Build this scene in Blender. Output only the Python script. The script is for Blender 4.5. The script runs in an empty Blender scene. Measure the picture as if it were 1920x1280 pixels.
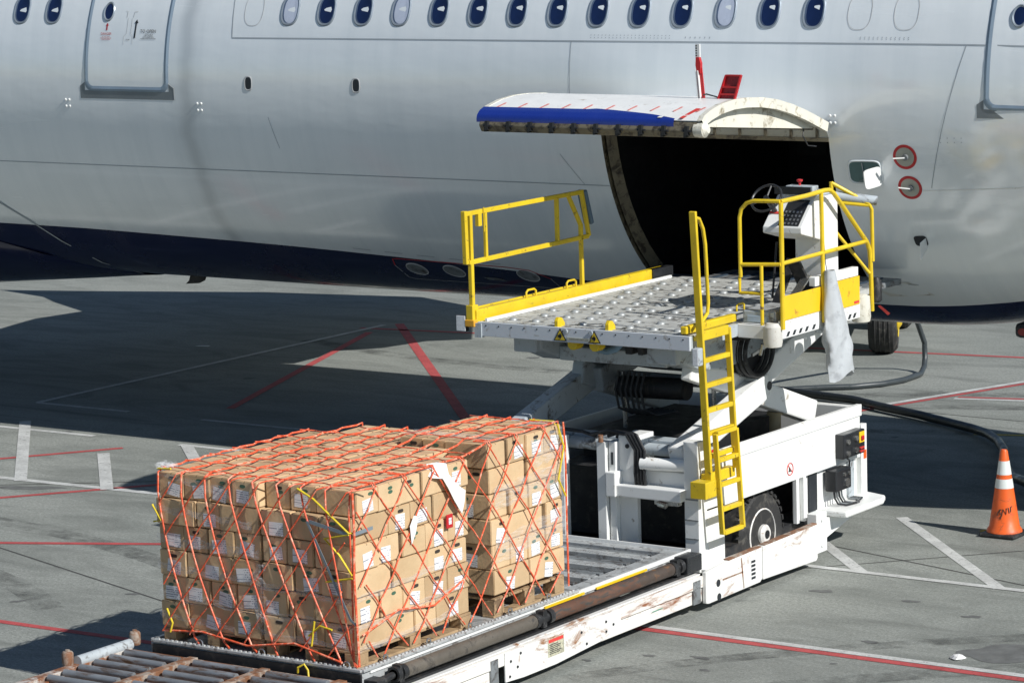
import bpy, bmesh, math, random
from math import sin, cos, pi, radians, sqrt, hypot, atan2
from mathutils import Vector, Matrix
random.seed(7)
scene = bpy.context.scene
COL = scene.collection
ROOT = {}            # object name -> world origin of the thing it belongs to

# ------------------------------------------------------------------ mesh helper
class MB:
    def __init__(s): s.v = []; s.f = []
    def add(s, vs, fs):
        n = len(s.v); s.v += [Vector(p) for p in vs]; s.f += [[i + n for i in f] for f in fs]; return s
    def box(s, x0, x1, y0, y1, z0, z1):
        return s.add([(x0,y0,z0),(x1,y0,z0),(x1,y1,z0),(x0,y1,z0),(x0,y0,z1),(x1,y0,z1),(x1,y1,z1),(x0,y1,z1)],
                     [(0,3,2,1),(4,5,6,7),(0,1,5,4),(1,2,6,5),(2,3,7,6),(3,0,4,7)])
    def bar(s, p, q, w, h, up=(0,0,1)):
        p, q = Vector(p), Vector(q); d = (q-p).normalized(); u = Vector(up)
        r = d.cross(u)
        if r.length < 1e-4: r = d.cross(Vector((0,1,0)))
        r.normalize(); u = r.cross(d).normalized(); r *= w/2; u *= h/2
        return s.add([p-r-u,p+r-u,p+r+u,p-r+u,q-r-u,q+r-u,q+r+u,q-r+u],
                     [(0,1,2,3),(7,6,5,4),(0,4,5,1),(1,5,6,2),(2,6,7,3),(3,7,4,0)])
    def tube(s, pts, r, n=8, closed=False, cap=True):
        pts = [Vector(p) for p in pts]; m = len(pts); rings = []; prev = None
        for i, p in enumerate(pts):
            a = pts[(i-1) % m] if (closed or i) else p; b = pts[(i+1) % m] if (closed or i < m-1) else p
            t = (b-a).normalized()
            if prev is None:
                prev = t.orthogonal().normalized()
            prev = (prev - t*prev.dot(t))
            if prev.length < 1e-6: prev = t.orthogonal()
            prev.normalize(); o = t.cross(prev)
            rr = r[i] if isinstance(r, (list, tuple)) else r
            rings.append([p + (prev*cos(2*pi*k/n) + o*sin(2*pi*k/n))*rr for k in range(n)])
        base = len(s.v)
        for R in rings: s.v += R
        L = m if closed else m-1
        for i in range(L):
            j = (i+1) % m
            for k in range(n):
                s.f.append([base+i*n+k, base+i*n+(k+1) % n, base+j*n+(k+1) % n, base+j*n+k])
        if cap and not closed:
            s.f.append([base+k for k in range(n)][::-1]); s.f.append([base+(m-1)*n+k for k in range(n)])
        return s
    def cyl(s, p, q, r, n=16): return s.tube([p, q], r, n)
    def prism(s, poly, axis, a0, a1):
        def P(t, a): return (a,t[0],t[1]) if axis == 'x' else ((t[0],a,t[1]) if axis == 'y' else (t[0],t[1],a))
        n = len(poly)
        return s.add([P(t,a0) for t in poly]+[P(t,a1) for t in poly],
                     [list(range(n))[::-1], list(range(n,2*n))]+[[i,(i+1) % n,n+(i+1) % n,n+i] for i in range(n)])
    def lathe(s, prof, base, axis='z', n=24):
        base = Vector(base); b0 = len(s.v)
        for r, t in prof:
            for k in range(n):
                c, d = r*cos(2*pi*k/n), r*sin(2*pi*k/n)
                s.v.append(base + Vector((c,d,t) if axis == 'z' else ((t,c,d) if axis == 'x' else (c,t,d))))
        for i in range(len(prof)-1):
            for k in range(n):
                s.f.append([b0+i*n+k, b0+i*n+(k+1) % n, b0+(i+1)*n+(k+1) % n, b0+(i+1)*n+k])
        s.f.append([b0+k for k in range(n)][::-1]); s.f.append([b0+(len(prof)-1)*n+k for k in range(n)])
        return s
    def grid(s, fn, nu, nv, skip=None):
        b = len(s.v)
        for i in range(nu):
            for j in range(nv): s.v.append(Vector(fn(i, j)))
        for i in range(nu-1):
            for j in range(nv-1):
                if skip and skip(i, j): continue
                s.f.append([b+i*nv+j, b+(i+1)*nv+j, b+(i+1)*nv+j+1, b+i*nv+j+1])
        return s
    def build(s, name, mat, parent=None, bevel=0, smooth=False, label=None, fix=True, ang=35):
        org = Vector(ROOT.get(parent.name, (0,0,0))) if parent else Vector((0,0,0))
        me = bpy.data.meshes.new(name)
        me.from_pydata([v-org for v in s.v], [], s.f)
        bm = bmesh.new(); bm.from_mesh(me)
        if fix: bmesh.ops.recalc_face_normals(bm, faces=bm.faces)
        if smooth:
            for f in bm.faces: f.smooth = True
            for e in bm.edges:
                if len(e.link_faces) == 2 and e.calc_face_angle(0) > radians(ang): e.smooth = False
        bm.to_mesh(me); bm.free()
        o = bpy.data.objects.new(name, me); COL.objects.link(o)
        if mat: me.materials.append(mat)
        if parent: o.parent = parent; ROOT[o.name] = org
        if bevel:
            m = o.modifiers.new('bevel', 'BEVEL'); m.width = bevel; m.segments = 2; m.limit_method = 'ANGLE'; m.angle_limit = radians(40)
        if label: o['label'] = label
        return o

def thing(name, loc, label, cat, group=None, rz=0):
    o = bpy.data.objects.new(name, None); COL.objects.link(o); o.location = loc; o.rotation_euler.z = rz
    ROOT[o.name] = tuple(loc); o['label'] = label; o['category'] = cat
    if group: o['group'] = group
    return o
def tag(o, label, cat, group=None):
    o['label'] = label; o['category'] = cat
    if group: o['group'] = group
    return o
def struct(o): o['kind'] = 'structure'; return o
def rebase(o, loc):
    """give a single-mesh thing its own origin"""
    loc = Vector(loc); o.data.transform(Matrix.Translation(-loc)); o.location = loc; ROOT[o.name] = tuple(loc); return o

# ------------------------------------------------------------------ materials
def newmat(name):
    m = bpy.data.materials.new(name); m.use_nodes = True; nt = m.node_tree
    return m, nt, nt.nodes['Principled BSDF']
def N(nt, t, **kw):
    n = nt.nodes.new(t)
    for k, v in kw.items():
        if k in n.inputs: n.inputs[k].default_value = v
        else: setattr(n, k, v)
    return n
def ramp(nt, fac, stops):
    r = nt.nodes.new('ShaderNodeValToRGB'); e = r.color_ramp.elements
    while len(e) < len(stops): e.new(.5)
    for i, (p, c) in enumerate(stops):
        e[i].position = p; e[i].color = c if len(c) == 4 else (*c, 1)
    nt.links.new(fac, r.inputs[0]); return r.outputs[0]
def mixc(nt, fac, a, b, mode='MIX'):
    m = nt.nodes.new('ShaderNodeMix'); m.data_type = 'RGBA'; m.blend_type = mode
    for sock, v in ((m.inputs[0], fac), (m.inputs[6], a), (m.inputs[7], b)):
        if hasattr(v, 'links'): nt.links.new(v, sock)
        elif isinstance(v, (int, float)): sock.default_value = v
        else: sock.default_value = (*v, 1) if len(v) == 3 else v
    return m.outputs[2]
def noise(nt, vec, scale, detail=6, rough=.6, dist=0):
    n = N(nt, 'ShaderNodeTexNoise', Scale=scale, Detail=detail, Roughness=rough, Distortion=dist); nt.links.new(vec, n.inputs['Vector']); return n.outputs['Fac']
def coords(nt, scale=(1,1,1)):
    t = N(nt, 'ShaderNodeTexCoord'); mp = N(nt, 'ShaderNodeMapping'); mp.inputs['Scale'].default_value = scale
    nt.links.new(t.outputs['Object'], mp.inputs[0]); return mp.outputs[0]
def bump(nt, bs, h, strength=.2, dist=.01):
    b = N(nt, 'ShaderNodeBump', Strength=strength, Distance=dist); nt.links.new(h, b.inputs['Height']); nt.links.new(b.outputs[0], bs.inputs['Normal'])
def M(name, col, rough=.5, metal=0, var=.25, vs=3.0, dirt=None, dirt_amt=.5, dirt_scale=5, dirt_stretch=(1,1,1), bmp=0, bscale=60, coat=0, rvar=.15):
    m, nt, b = newmat(name); v = coords(nt); n1 = noise(nt, v, vs, 8, .65)
    dk = tuple(c*(1-var) for c in col); lt = tuple(min(1, c*(1+var*.6)) for c in col)
    c = ramp(nt, n1, [(.3, dk), (.7, lt)])
    if dirt:
        v2 = coords(nt, dirt_stretch); n2 = noise(nt, v2, dirt_scale, 10, .72, .6)
        f = ramp(nt, n2, [(max(0,.62-dirt_amt*.3), (0,0,0)), (max(.02,.70-dirt_amt*.22), (1,1,1))])
        c = mixc(nt, f, c, dirt)
    nt.links.new(c, b.inputs['Base Color'])
    rr = ramp(nt, noise(nt, v, vs*2.3, 6), [(.3, (max(0,rough-rvar),)*3), (.7, (min(1,rough+rvar),)*3)])
    nt.links.new(rr, b.inputs['Roughness'])
    b.inputs['Metallic'].default_value = metal
    if coat: b.inputs['Coat Weight'].default_value = coat; b.inputs['Coat Roughness'].default_value = .08
    if bmp: bump(nt, b, noise(nt, v, bscale, 6), bmp, .004)
    return m

W_PAINT = M('white_paint', (.82,.83,.81), .42, var=.06, dirt=(.40,.36,.30), dirt_amt=.06, dirt_scale=7)
W_GRIMY = M('white_paint_worn', (.78,.78,.75), .5, var=.07, dirt=(.30,.14,.06), dirt_amt=.22, dirt_scale=5, dirt_stretch=(1,.35,1))
W_RUST = M('white_paint_rusty', (.80,.78,.73), .5, var=.08, dirt=(.27,.10,.04), dirt_amt=.46, dirt_scale=4.2, dirt_stretch=(1,.25,1.6))
GREYW = M('grey_white_paint', (.45,.50,.53), .45, var=.12, dirt=(.12,.11,.1), dirt_amt=.3, dirt_scale=6)
GREY = M('grey_steel', (.24,.26,.27), .45, metal=.2, var=.25, dirt=(.07,.06,.055), dirt_amt=.4, dirt_scale=9)
DECK = M('deck_plate', (.55,.56,.53), .5, metal=.05, var=.16, dirt=(.15,.14,.13), dirt_amt=.35, dirt_scale=8, bmp=.4, bscale=140)
GALV = M('galvanised_steel', (.52,.54,.54), .4, metal=.25, var=.2, dirt=(.2,.19,.18), dirt_amt=.35, dirt_scale=12)
ALU = M('aluminium_sheet', (.58,.60,.60), .35, metal=.35, var=.15, dirt=(.3,.29,.28), dirt_amt=.35, dirt_scale=6)
YEL = M('yellow_paint', (.74,.53,.02), .42, var=.18, dirt=(.16,.11,.04), dirt_amt=.10, dirt_scale=11)
YELB = M('yellow_panel_paint', (.85,.55,.02), .4, var=.06, dirt=(.45,.2,.04), dirt_amt=.1, dirt_scale=7)
BLACK = M('black_rubber', (.018,.019,.021), .55, var=.4, dirt=(.06,.06,.06), dirt_amt=.3, dirt_scale=14)
BLK = M('black_plastic', (.022,.024,.027), .35, var=.3)
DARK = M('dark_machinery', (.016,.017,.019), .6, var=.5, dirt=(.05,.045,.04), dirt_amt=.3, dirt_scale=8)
RUST = M('rusty_pipe', (.13,.062,.038), .7, var=.35, dirt=(.055,.05,.045), dirt_amt=.5, dirt_scale=7, dirt_stretch=(3,.7,3), bmp=.5, bscale=60)
PIPE = M('brown_grey_pipe', (.12,.105,.085), .55, var=.25, dirt=(.05,.045,.04), dirt_amt=.35, dirt_scale=6, bmp=.2)
STEELR = M('worn_roller_steel', (.25,.27,.29), .4, metal=.2, var=.3, dirt=(.11,.06,.03), dirt_amt=.4, dirt_scale=6, dirt_stretch=(.4,2,2))
DOLLY = M('rusty_frame_paint', (.55,.53,.49), .6, var=.15, dirt=(.22,.09,.04), dirt_amt=.75, dirt_scale=5)
RUSTY = M('rusted_beam', (.24,.11,.055), .75, var=.4, dirt=(.35,.30,.25), dirt_amt=.5, dirt_scale=8)
RED = M('red_paint', (.52,.02,.025), .4, var=.1)
REDL = M('red_mark', (.7,.06,.05), .5, var=.1)
ORANGE = M('orange_plastic', (.83,.13,.02), .38, var=.08, dirt=(.45,.09,.03), dirt_amt=.25, dirt_scale=9)
REFL = M('reflective_white', (.72,.76,.74), .4, var=.06)
WOOD = M('pallet_wood', (.42,.29,.16), .75, var=.3, vs=9, dirt=(.18,.12,.07), dirt_amt=.4, dirt_scale=9, bmp=.4)
TYRE = M('tyre_rubber', (.028,.028,.028), .75, var=.3, dirt=(.09,.085,.075), dirt_amt=.35, dirt_scale=6, bmp=.3)
RIM = M('rusty_white_rim', (.74,.73,.70), .5, var=.1, dirt=(.35,.2,.12), dirt_amt=.2, dirt_scale=16)
PAPER = M('white_paper', (.82,.82,.80), .7, var=.05)
CREAM = M('cream_primer', (.74,.72,.62), .5, var=.1, dirt=(.3,.26,.18), dirt_amt=.25, dirt_scale=5)
TAN = M('brown_door_frame', (.20,.175,.12), .55, var=.25, dirt=(.05,.04,.03), dirt_amt=.45, dirt_scale=8)
BAY = M('cargo_lining_shade', (.012,.013,.015), .6, var=.3)  # near-black colour stands in for the darkness inside the hold
BLUE = M('blue_paint', (.012,.036,.27), .3, var=.06, coat=.5)
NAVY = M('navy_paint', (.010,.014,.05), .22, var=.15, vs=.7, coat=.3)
DOORF = M('door_surround_blue_grey', (.26,.34,.42), .4, metal=.2, var=.12)
SILL = M('sill_plate_grey', (.22,.25,.27), .4, metal=.4, var=.12)
WINF = M('window_surround', (.30,.35,.40), .35, metal=.4, var=.1)
GLASS = M('dark_window', (.008,.020,.075), .12, var=.5, vs=2, coat=.4)
SHADE = M('window_shade_down', (.50,.56,.68), .3, var=.1)
SEAM = M('panel_gap', (.36,.40,.43), .6, var=.1)
SEAML = M('faint_outline', (.52,.53,.53), .5, var=.1)
INK = M('ink', (.02,.025,.03), .6, var=.1)
INKR = M('red_ink', (.45,.03,.04), .6, var=.1)
STEEL = M('bright_steel', (.6,.6,.58), .25, metal=.9, var=.15)
CLOTH = M('grey_tarpaulin', (.50,.53,.55), .6, var=.1, vs=4, dirt=(.36,.38,.4), dirt_amt=.4, dirt_scale=4, bmp=.3, bscale=25)
LAMP = M('lamp_lens', (.75,.78,.8), .15, var=.2, vs=40, bmp=.6, bscale=90)
NETR = M('orange_net_rope', (.85,.12,.045), .55, var=.35, vs=30, dirt=(.9,.42,.28), dirt_amt=.4, dirt_scale=18)
YROPE = M('yellow_rope', (.75,.58,.03), .6, var=.2, vs=20)
STRAP = M('grey_strap', (.22,.26,.29), .5, var=.2)
TEAL = M('recess_reflection_green', (.10,.19,.19), .4, var=.2)  # greenish reflection in the service recess, put into the base colour
PAD = M('blue_grey_pad', (.10,.16,.22), .6, var=.2)

def mat_fuselage():
    m, nt, b = newmat('fuselage_white'); v = coords(nt, (.35,1,1)); v2 = coords(nt, (3.2,.35,.35)); v3 = coords(nt, (.12,.5,.9))
    n = noise(nt, v2, 1.1, 6, .6, .2); f = ramp(nt, n, [(.42,(0,0,0)),(.75,(.42,.42,.42))])
    base = ramp(nt, noise(nt, v, 1.2, 5), [(.3,(.85,.90,.915)),(.7,(.88,.93,.945))])
    c = mixc(nt, f, base, (.66,.73,.76))
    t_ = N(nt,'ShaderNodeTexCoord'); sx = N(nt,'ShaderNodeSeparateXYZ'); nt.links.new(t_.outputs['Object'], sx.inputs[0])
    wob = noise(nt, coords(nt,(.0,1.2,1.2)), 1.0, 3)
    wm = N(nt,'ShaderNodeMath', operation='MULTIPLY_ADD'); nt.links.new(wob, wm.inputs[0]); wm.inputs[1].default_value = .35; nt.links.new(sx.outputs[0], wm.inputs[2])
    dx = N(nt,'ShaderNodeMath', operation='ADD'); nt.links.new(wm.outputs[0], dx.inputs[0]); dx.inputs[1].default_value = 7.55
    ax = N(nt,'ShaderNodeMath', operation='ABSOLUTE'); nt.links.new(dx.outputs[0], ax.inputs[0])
    c = mixc(nt, ramp(nt, ax.outputs[0], [(.03,(.5,)*3),(.16,(.12,)*3),(.34,(0,)*3)]), c, (.33,.37,.39))  # dirt and a shadow streak round the hull, painted as one dark band
    nt.links.new(c, b.inputs['Base Color'])
    r = ramp(nt, noise(nt, v3, 2.0, 4), [(.3,(.16,)*3),(.7,(.30,)*3)]); nt.links.new(r, b.inputs['Roughness'])
    b.inputs['Coat Weight'].default_value = 1.0; b.inputs['Coat Roughness'].default_value = .13; b.inputs['Coat IOR'].default_value = 1.95
    b.inputs['Specular IOR Level'].default_value = .6
    bump(nt, b, noise(nt, coords(nt,(.5,1,1.3)), 1.6, 3, .5), .22, .05)
    return m
FUS = mat_fuselage()

def mat_card():
    m, nt, b = newmat('cardboard'); t = N(nt,'ShaderNodeTexCoord'); inf = N(nt,'ShaderNodeObjectInfo')
    vec = t.outputs['Object']
    add = N(nt,'ShaderNodeVectorMath', operation='ADD'); nt.links.new(vec, add.inputs[0]); nt.links.new(inf.outputs['Location'], add.inputs[1])
    n = noise(nt, add.outputs[0], 5, 7, .6)
    c = ramp(nt, n, [(.28,(.60,.425,.24)),(.72,(.71,.525,.315))])
    tint = ramp(nt, inf.outputs['Random'], [(0,(.72,.70,.67)),(.5,(.95,.94,.92)),(1,(1.0,1.0,1.0))])
    c = mixc(nt, 1.0, c, tint, 'MULTIPLY')
    sep = N(nt,'ShaderNodeSeparateXYZ'); nt.links.new(vec, sep.inputs[0])
    ab = N(nt,'ShaderNodeMath', operation='ABSOLUTE'); nt.links.new(sep.outputs[1], ab.inputs[0])
    lt = N(nt,'ShaderNodeMath', operation='LESS_THAN'); nt.links.new(ab.outputs[0], lt.inputs[0]); lt.inputs[1].default_value = .0028
    gt = N(nt,'ShaderNodeMath', operation='GREATER_THAN'); nt.links.new(sep.outputs[2], gt.inputs[0]); gt.inputs[1].default_value = .09
    mu = N(nt,'ShaderNodeMath', operation='MULTIPLY'); nt.links.new(lt.outputs[0], mu.inputs[0]); nt.links.new(gt.outputs[0], mu.inputs[1])
    c = mixc(nt, mu.outputs[0], c, (.10,.06,.03))
    sc = ramp(nt, noise(nt, add.outputs[0], 14, 8, .75), [(.60,(0,0,0)),(.74,(.5,.5,.5))])
    c = mixc(nt, sc, c, (.34,.235,.13))
    nt.links.new(c, b.inputs['Base Color']); b.inputs['Roughness'].default_value = .75
    bump(nt, b, noise(nt, add.outputs[0], 7, 5), .35, .02)
    return m
CARD = mat_card()

def mat_label():
    m, nt, b = newmat('printed_label'); t = N(nt,'ShaderNodeTexCoord'); s = N(nt,'ShaderNodeSeparateXYZ'); nt.links.new(t.outputs['Generated'], s.inputs[0])
    mx = N(nt,'ShaderNodeMath', operation='MAXIMUM'); nt.links.new(s.outputs[0], mx.inputs[0]); nt.links.new(s.outputs[1], mx.inputs[1])
    inf = N(nt,'ShaderNodeObjectInfo')
    comb = N(nt,'ShaderNodeCombineXYZ'); nt.links.new(mx.outputs[0], comb.inputs[0]); nt.links.new(s.outputs[2], comb.inputs[1]); nt.links.new(inf.outputs['Random'], comb.inputs[2])
    w = N(nt,'ShaderNodeMath', operation='MULTIPLY'); nt.links.new(s.outputs[2], w.inputs[0]); w.inputs[1].default_value = 6.0
    fr = N(nt,'ShaderNodeMath', operation='FRACT'); nt.links.new(w.outputs[0], fr.inputs[0])
    row = N(nt,'ShaderNodeMath', operation='LESS_THAN'); nt.links.new(fr.outputs[0], row.inputs[0]); row.inputs[1].default_value = .42
    mp = N(nt,'ShaderNodeMapping'); mp.inputs['Scale'].default_value = (14,6,9); nt.links.new(comb.outputs[0], mp.inputs[0])
    nz = N(nt,'ShaderNodeTexNoise', Scale=1.0, Detail=2); nt.links.new(mp.outputs[0], nz.inputs['Vector'])
    gt = N(nt,'ShaderNodeMath', operation='GREATER_THAN'); nt.links.new(nz.outputs['Fac'], gt.inputs[0]); gt.inputs[1].default_value = .52
    a = N(nt,'ShaderNodeMath', operation='MULTIPLY'); nt.links.new(row.outputs[0], a.inputs[0]); nt.links.new(gt.outputs[0], a.inputs[1])
    c = mixc(nt, a.outputs[0], (.80,.81,.81), (.26,.28,.33)); nt.links.new(c, b.inputs['Base Color']); b.inputs['Roughness'].default_value = .5
    return m
LABEL = mat_label()

def mat_film():
    m, nt, b = newmat('clear_stretch_film'); out = nt.nodes['Material Output']
    b.inputs['Base Color'].default_value = (.86,.88,.9,1); b.inputs['Roughness'].default_value = .18
    tr = N(nt,'ShaderNodeBsdfTransparent'); mix = N(nt,'ShaderNodeMixShader')
    v = coords(nt, (1.2,1.2,7)); f = ramp(nt, noise(nt, v, 6, 5, .7, .8), [(.38,(.04,)*3),(.75,(.42,)*3)])
    nt.links.new(f, mix.inputs[0]); nt.links.new(tr.outputs[0], mix.inputs[1]); nt.links.new(b.outputs[0], mix.inputs[2]); nt.links.new(mix.outputs[0], out.inputs[0])
    bump(nt, b, noise(nt, v, 9, 4), .8, .02)
    return m
FILM = mat_film()

def mat_ground():
    m, nt, b = newmat('apron_concrete'); v = coords(nt)
    big = noise(nt, v, .22, 6, .6, .4); mid = noise(nt, coords(nt,(.45,1.3,1)), 1.1, 10, .70, .9); fine = noise(nt, v, 30, 6, .78); gr = noise(nt, v, 120, 3, .8)
    c = ramp(nt, big, [(.3,(.27,.29,.265)),(.7,(.36,.375,.345))])
    c = mixc(nt, ramp(nt, mid, [(.34,(.80,)*3),(.56,(0,)*3)]), c, (.155,.167,.152))
    c = mixc(nt, ramp(nt, noise(nt, coords(nt,(.8,1.5,1)), 2.6, 8, .7, .5), [(.55,(0,)*3),(.72,(.55,)*3)]), c, (.18,.19,.175))
    c = mixc(nt, ramp(nt, noise(nt, coords(nt,(1,1,1)), .75, 6, .6, 1.2), [(.63,(0,)*3),(.76,(.7,)*3)]), c, (.10,.108,.10))
    c = mixc(nt, ramp(nt, fine, [(.34,(.85,)*3),(.60,(0,)*3)]), c, (.14,.15,.138))
    c = mixc(nt, ramp(nt, noise(nt, v, 70, 4, .85), [(.55,(0,)*3),(.70,(.75,)*3)]), c, (.60,.61,.57))
    c = mixc(nt, ramp(nt, noise(nt, v, 48, 4, .8), [(.32,(.85,)*3),(.40,(0,)*3)]), c, (.09,.09,.085))
    sk = noise(nt, coords(nt,(.16,2.6,1)), 1.1, 6, .6, .3)
    c = mixc(nt, ramp(nt, sk, [(.60,(0,)*3),(.74,(.55,)*3)]), c, (.125,.132,.122))
    nt.links.new(c, b.inputs['Base Color']); b.inputs['Roughness'].default_value = .85
    b.inputs['Specular IOR Level'].default_value = .25
    bump(nt, b, fine, .35, .01)
    return m
GROUND = mat_ground()
def mat_line(name, col):
    m, nt, b = newmat(name); v = coords(nt); out = nt.nodes['Material Output']
    c = mixc(nt, ramp(nt, noise(nt, v, 3, 8, .7), [(.42,(.6,)*3),(.62,(0,)*3)]), col, tuple(k*.62 for k in col))
    nt.links.new(c, b.inputs['Base Color']); b.inputs['Roughness'].default_value = .75
    tr = N(nt,'ShaderNodeBsdfTransparent'); mix = N(nt,'ShaderNodeMixShader')
    nt.links.new(ramp(nt, noise(nt, v, 22, 8, .8), [(.33,(.85,)*3),(.45,(0,)*3)]), mix.inputs[0])
    nt.links.new(b.outputs[0], mix.inputs[1]); nt.links.new(tr.outputs[0], mix.inputs[2]); nt.links.new(mix.outputs[0], out.inputs[0])
    return m
LWHITE = mat_line('white_line_paint', (.60,.61,.59)); LRED = mat_line('red_line_paint', (.50,.085,.085)); LYEL = mat_line('yellow_line_paint', (.55,.42,.06))
CRACK = M('joint_filler', (.07,.07,.066), .9, var=.4, vs=8)
STAIN = M('dark_stain', (.14,.145,.14), .8, var=.3, vs=6)

# ------------------------------------------------------------------ ground
g = MB().grid(lambda i, j: (-600+i*100, -600+j*100, 0), 13, 13); struct(g.build('apron_ground', GROUND))
def line(p, q, w, mat, z=.004, name='painted_line'):
    p, q = Vector((*p,0)), Vector((*q,0)); d = (q-p).normalized(); r = Vector((-d.y,d.x,0))*w/2
    m = MB(); n = max(1, int((q-p).length/2))
    m.grid(lambda i, j: (p+(q-p)*i/n + r*(1 if j else -1)) + Vector((0,0,z)), n+1, 2)
    return struct(m.build(name, mat))
line((-.25,4.20),(14,4.22),.11,LRED); line((-.25,4.32),(14,4.34),.10,LWHITE)
line((-9.5,1.47),(-2.6,1.67),.10,LRED)
line((-9.6,3.49),(-5.0,5.64),.10,LRED); line((-12.2,3.1),(-8.2,7.95),.10,LRED); line((-12.4,6.6),(-10.6,9.0),.10,LRED)
line((-11.2,11.8),(-13.6,18.0),.12,LRED); line((-13.7,18.9),(-7.2,11.75),.14,LRED)
line((-16,6.68),(-5.5,7.12),.12,LWHITE); line((-10.30,6.86),(-13.07,9.88),.15,LWHITE,.006); line((-9.0,6.92),(-10.58,8.62),.15,LWHITE,.006); line((-9.27,8.8),(-9.985,9.49),.15,LWHITE,.006)
line((-16,9.42),(-11.5,9.47),.10,LWHITE); line((-10.1,9.49),(-8.5,9.5),.10,LWHITE); line((-11,10.98),(-8.6,10.98),.08,LWHITE)
line((-13.93,11.03),(-13.84,18.7),.10,LWHITE,.006); line((-13.93,11.03),(-12.3,11.03),.09,LWHITE)
line((-4.1,13.8),(-1.4,21.2),.09,LRED); line((-4.22,13.84),(-1.52,21.24),.10,LWHITE)
line((-2.95,16.45),(4,18.2),.10,LWHITE); line((-2.95,16.57),(4,18.32),.08,LRED)
line((-.14,9.63),(2.22,7.14),.13,LWHITE); line((-.6,8.5),(.70,7.17),.13,LWHITE); line((-.2,7.16),(9,7.17),.10,LWHITE,.006)
line((-14,18.3),(4,20.9),.10,LRED)
line((-1.6,14.3),(.3,14.9),.09,LYEL); line((.9,9.4),(2.4,9.9),.12,LYEL)
line((-12.5,5.55),(-4.0,2.72),.022,CRACK,.003,'expansion_joint'); line((-.9,8.3),(9,5.5),.022,CRACK,.003,'expansion_joint'); line((-3,15.4),(6,15.0),.02,CRACK,.003,'expansion_joint')
line((-16,2.9),(-7.5,8.4),.025,CRACK,.003,'expansion_joint'); line((-2.2,4.55),(3.8,11.0),.02,CRACK,.003,'expansion_joint')
def stain(x, y, rx, ry, rot=0, name='oil_stain', mat=STAIN):
    rnd = random.Random(int(x*91+y*57)); ph = [rnd.random()*6 for _ in range(4)]
    pts = []
    for k in range(26):
        a = 2*pi*k/26; rr = 1+.18*sin(2*a+ph[0])+.12*sin(3*a+ph[1])+.10*sin(5*a+ph[2])
        u, v = rx*rr*cos(a), ry*rr*sin(a); pts.append((x+u*cos(rot)-v*sin(rot), y+u*sin(rot)+v*cos(rot), .0025))
    struct(MB().add(pts, [list(range(26))]).build(name, mat))
for a in ((3.35,4.95,.42,.3,.3),(1.05,3.55,.10,.04),(1.3,3.2,.06,.03),(.6,3.4,.07,.03),(2.1,4.75,.09,.04),(.2,3.0,.05,.03),(1.7,6.3,.09,.04),(-9.9,6.6,.35,.12,.4)): stain(*a)

def mat_tyre():
    m, nt, b = newmat('tyre_mark_rubber'); out = nt.nodes['Material Output']; b.inputs['Base Color'].default_value = (.05,.052,.05,1); b.inputs['Roughness'].default_value = .9
    tr = N(nt,'ShaderNodeBsdfTransparent'); mix = N(nt,'ShaderNodeMixShader')
    nt.links.new(ramp(nt, noise(nt, coords(nt,(.8,.8,1)), 2.4, 8, .75), [(.42,(0,)*3),(.72,(.55,)*3)]), mix.inputs[0]); nt.links.new(tr.outputs[0], mix.inputs[1]); nt.links.new(b.outputs[0], mix.inputs[2]); nt.links.new(mix.outputs[0], out.inputs[0]); return m
TYM = mat_tyre()
def curve_mark(p, c, q, w, z):
    n = 20; P = [Vector((*p,0))*(1-t)**2+Vector((*c,0))*2*t*(1-t)+Vector((*q,0))*t*t for t in [k/n for k in range(n+1)]]
    m = MB()
    def f(i, j):
        d = (P[min(n,i+1)]-P[max(0,i-1)]).normalized(); return P[i]+Vector((-d.y,d.x,0))*w*(j-.5)+Vector((0,0,z))
    m.grid(f, n+1, 2); struct(m.build('tyre_mark', TYM))
for k, (p, c, q, w) in enumerate((((-4.5,16),(-1,18),(4,18.6),.35),((-4.6,15),(-.8,17),(4.4,17.4),.3),((-3,13.9),(1,15.4),(5,15.6),.3),((1,1.5),(2.5,4),(6,6.2),.3),((.4,2.4),(1.9,5),(6,7.4),.25),((-14,3),(-9,4.6),(-5.5,2.2),.3),((-12,5),(-8,5.6),(-4,3.4),.3),((-14,17),(-10,15.5),(-6,16.5),.3))): curve_mark(p,c,q,w,.0032+.0001*k)
rd = random.Random(9)
for k in range(46): 
    x, y = rd.uniform(-13,5), rd.uniform(-1,18); r_ = rd.uniform(.02,.07); stain(x, y, r_*1.6, r_, rd.random(), 'oil_drip')

# ------------------------------------------------------------------ the aircraft
R0, YC, ZC = 2.67, 11.56, 4.484
AC = (-1.5, YC, 0)
aircraft = thing('airliner', AC, 'white airliner with navy belly, parked with its lower cargo door open', 'airliner')
def fus_r(x):
    t = max(0, (x+.6)/8.3); side = R0*sqrt(max(1e-4, 1-min(t,1)**2.6))
    lift = .17*max(0, (x+.5)/1.5)**1.6
    rb = max(.02, min(R0-lift, R0*sqrt(max(1e-5,1-min(t,1)**3))+0) if t < 1 else .02)
    return side, side, rb
def S(x, ph, off=0.0):
    ry, rt, rb = fus_r(x); a = radians(ph); rz = rt if sin(a) > 0 else rb
    zc = ZC - .10*max(0, (x-1)/3)**2
    return Vector((x, YC-(ry+off)*cos(a), zc+(rz+off)*sin(a)))
STRIPE = [(-40,-42),(-13.1,-43.9),(-11.7,-44.2),(-10.4,-45.2),(-8.9,-46.5),(-8,-47.6),(-6.9,-49.3),(-5.8,-51.6),(-5,-53.6),(-4.37,-55.8),(-3.5,-57.3),(-.6,-59.2),(.3,-60.2),(1.0,-60.6),(8,-62)]
def stripe(x):
    for (a, b), (c, d) in zip(STRIPE, STRIPE[1:]):
        if x <= c: return b+(d-b)*(x-a)/(c-a)
    return -62
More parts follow.
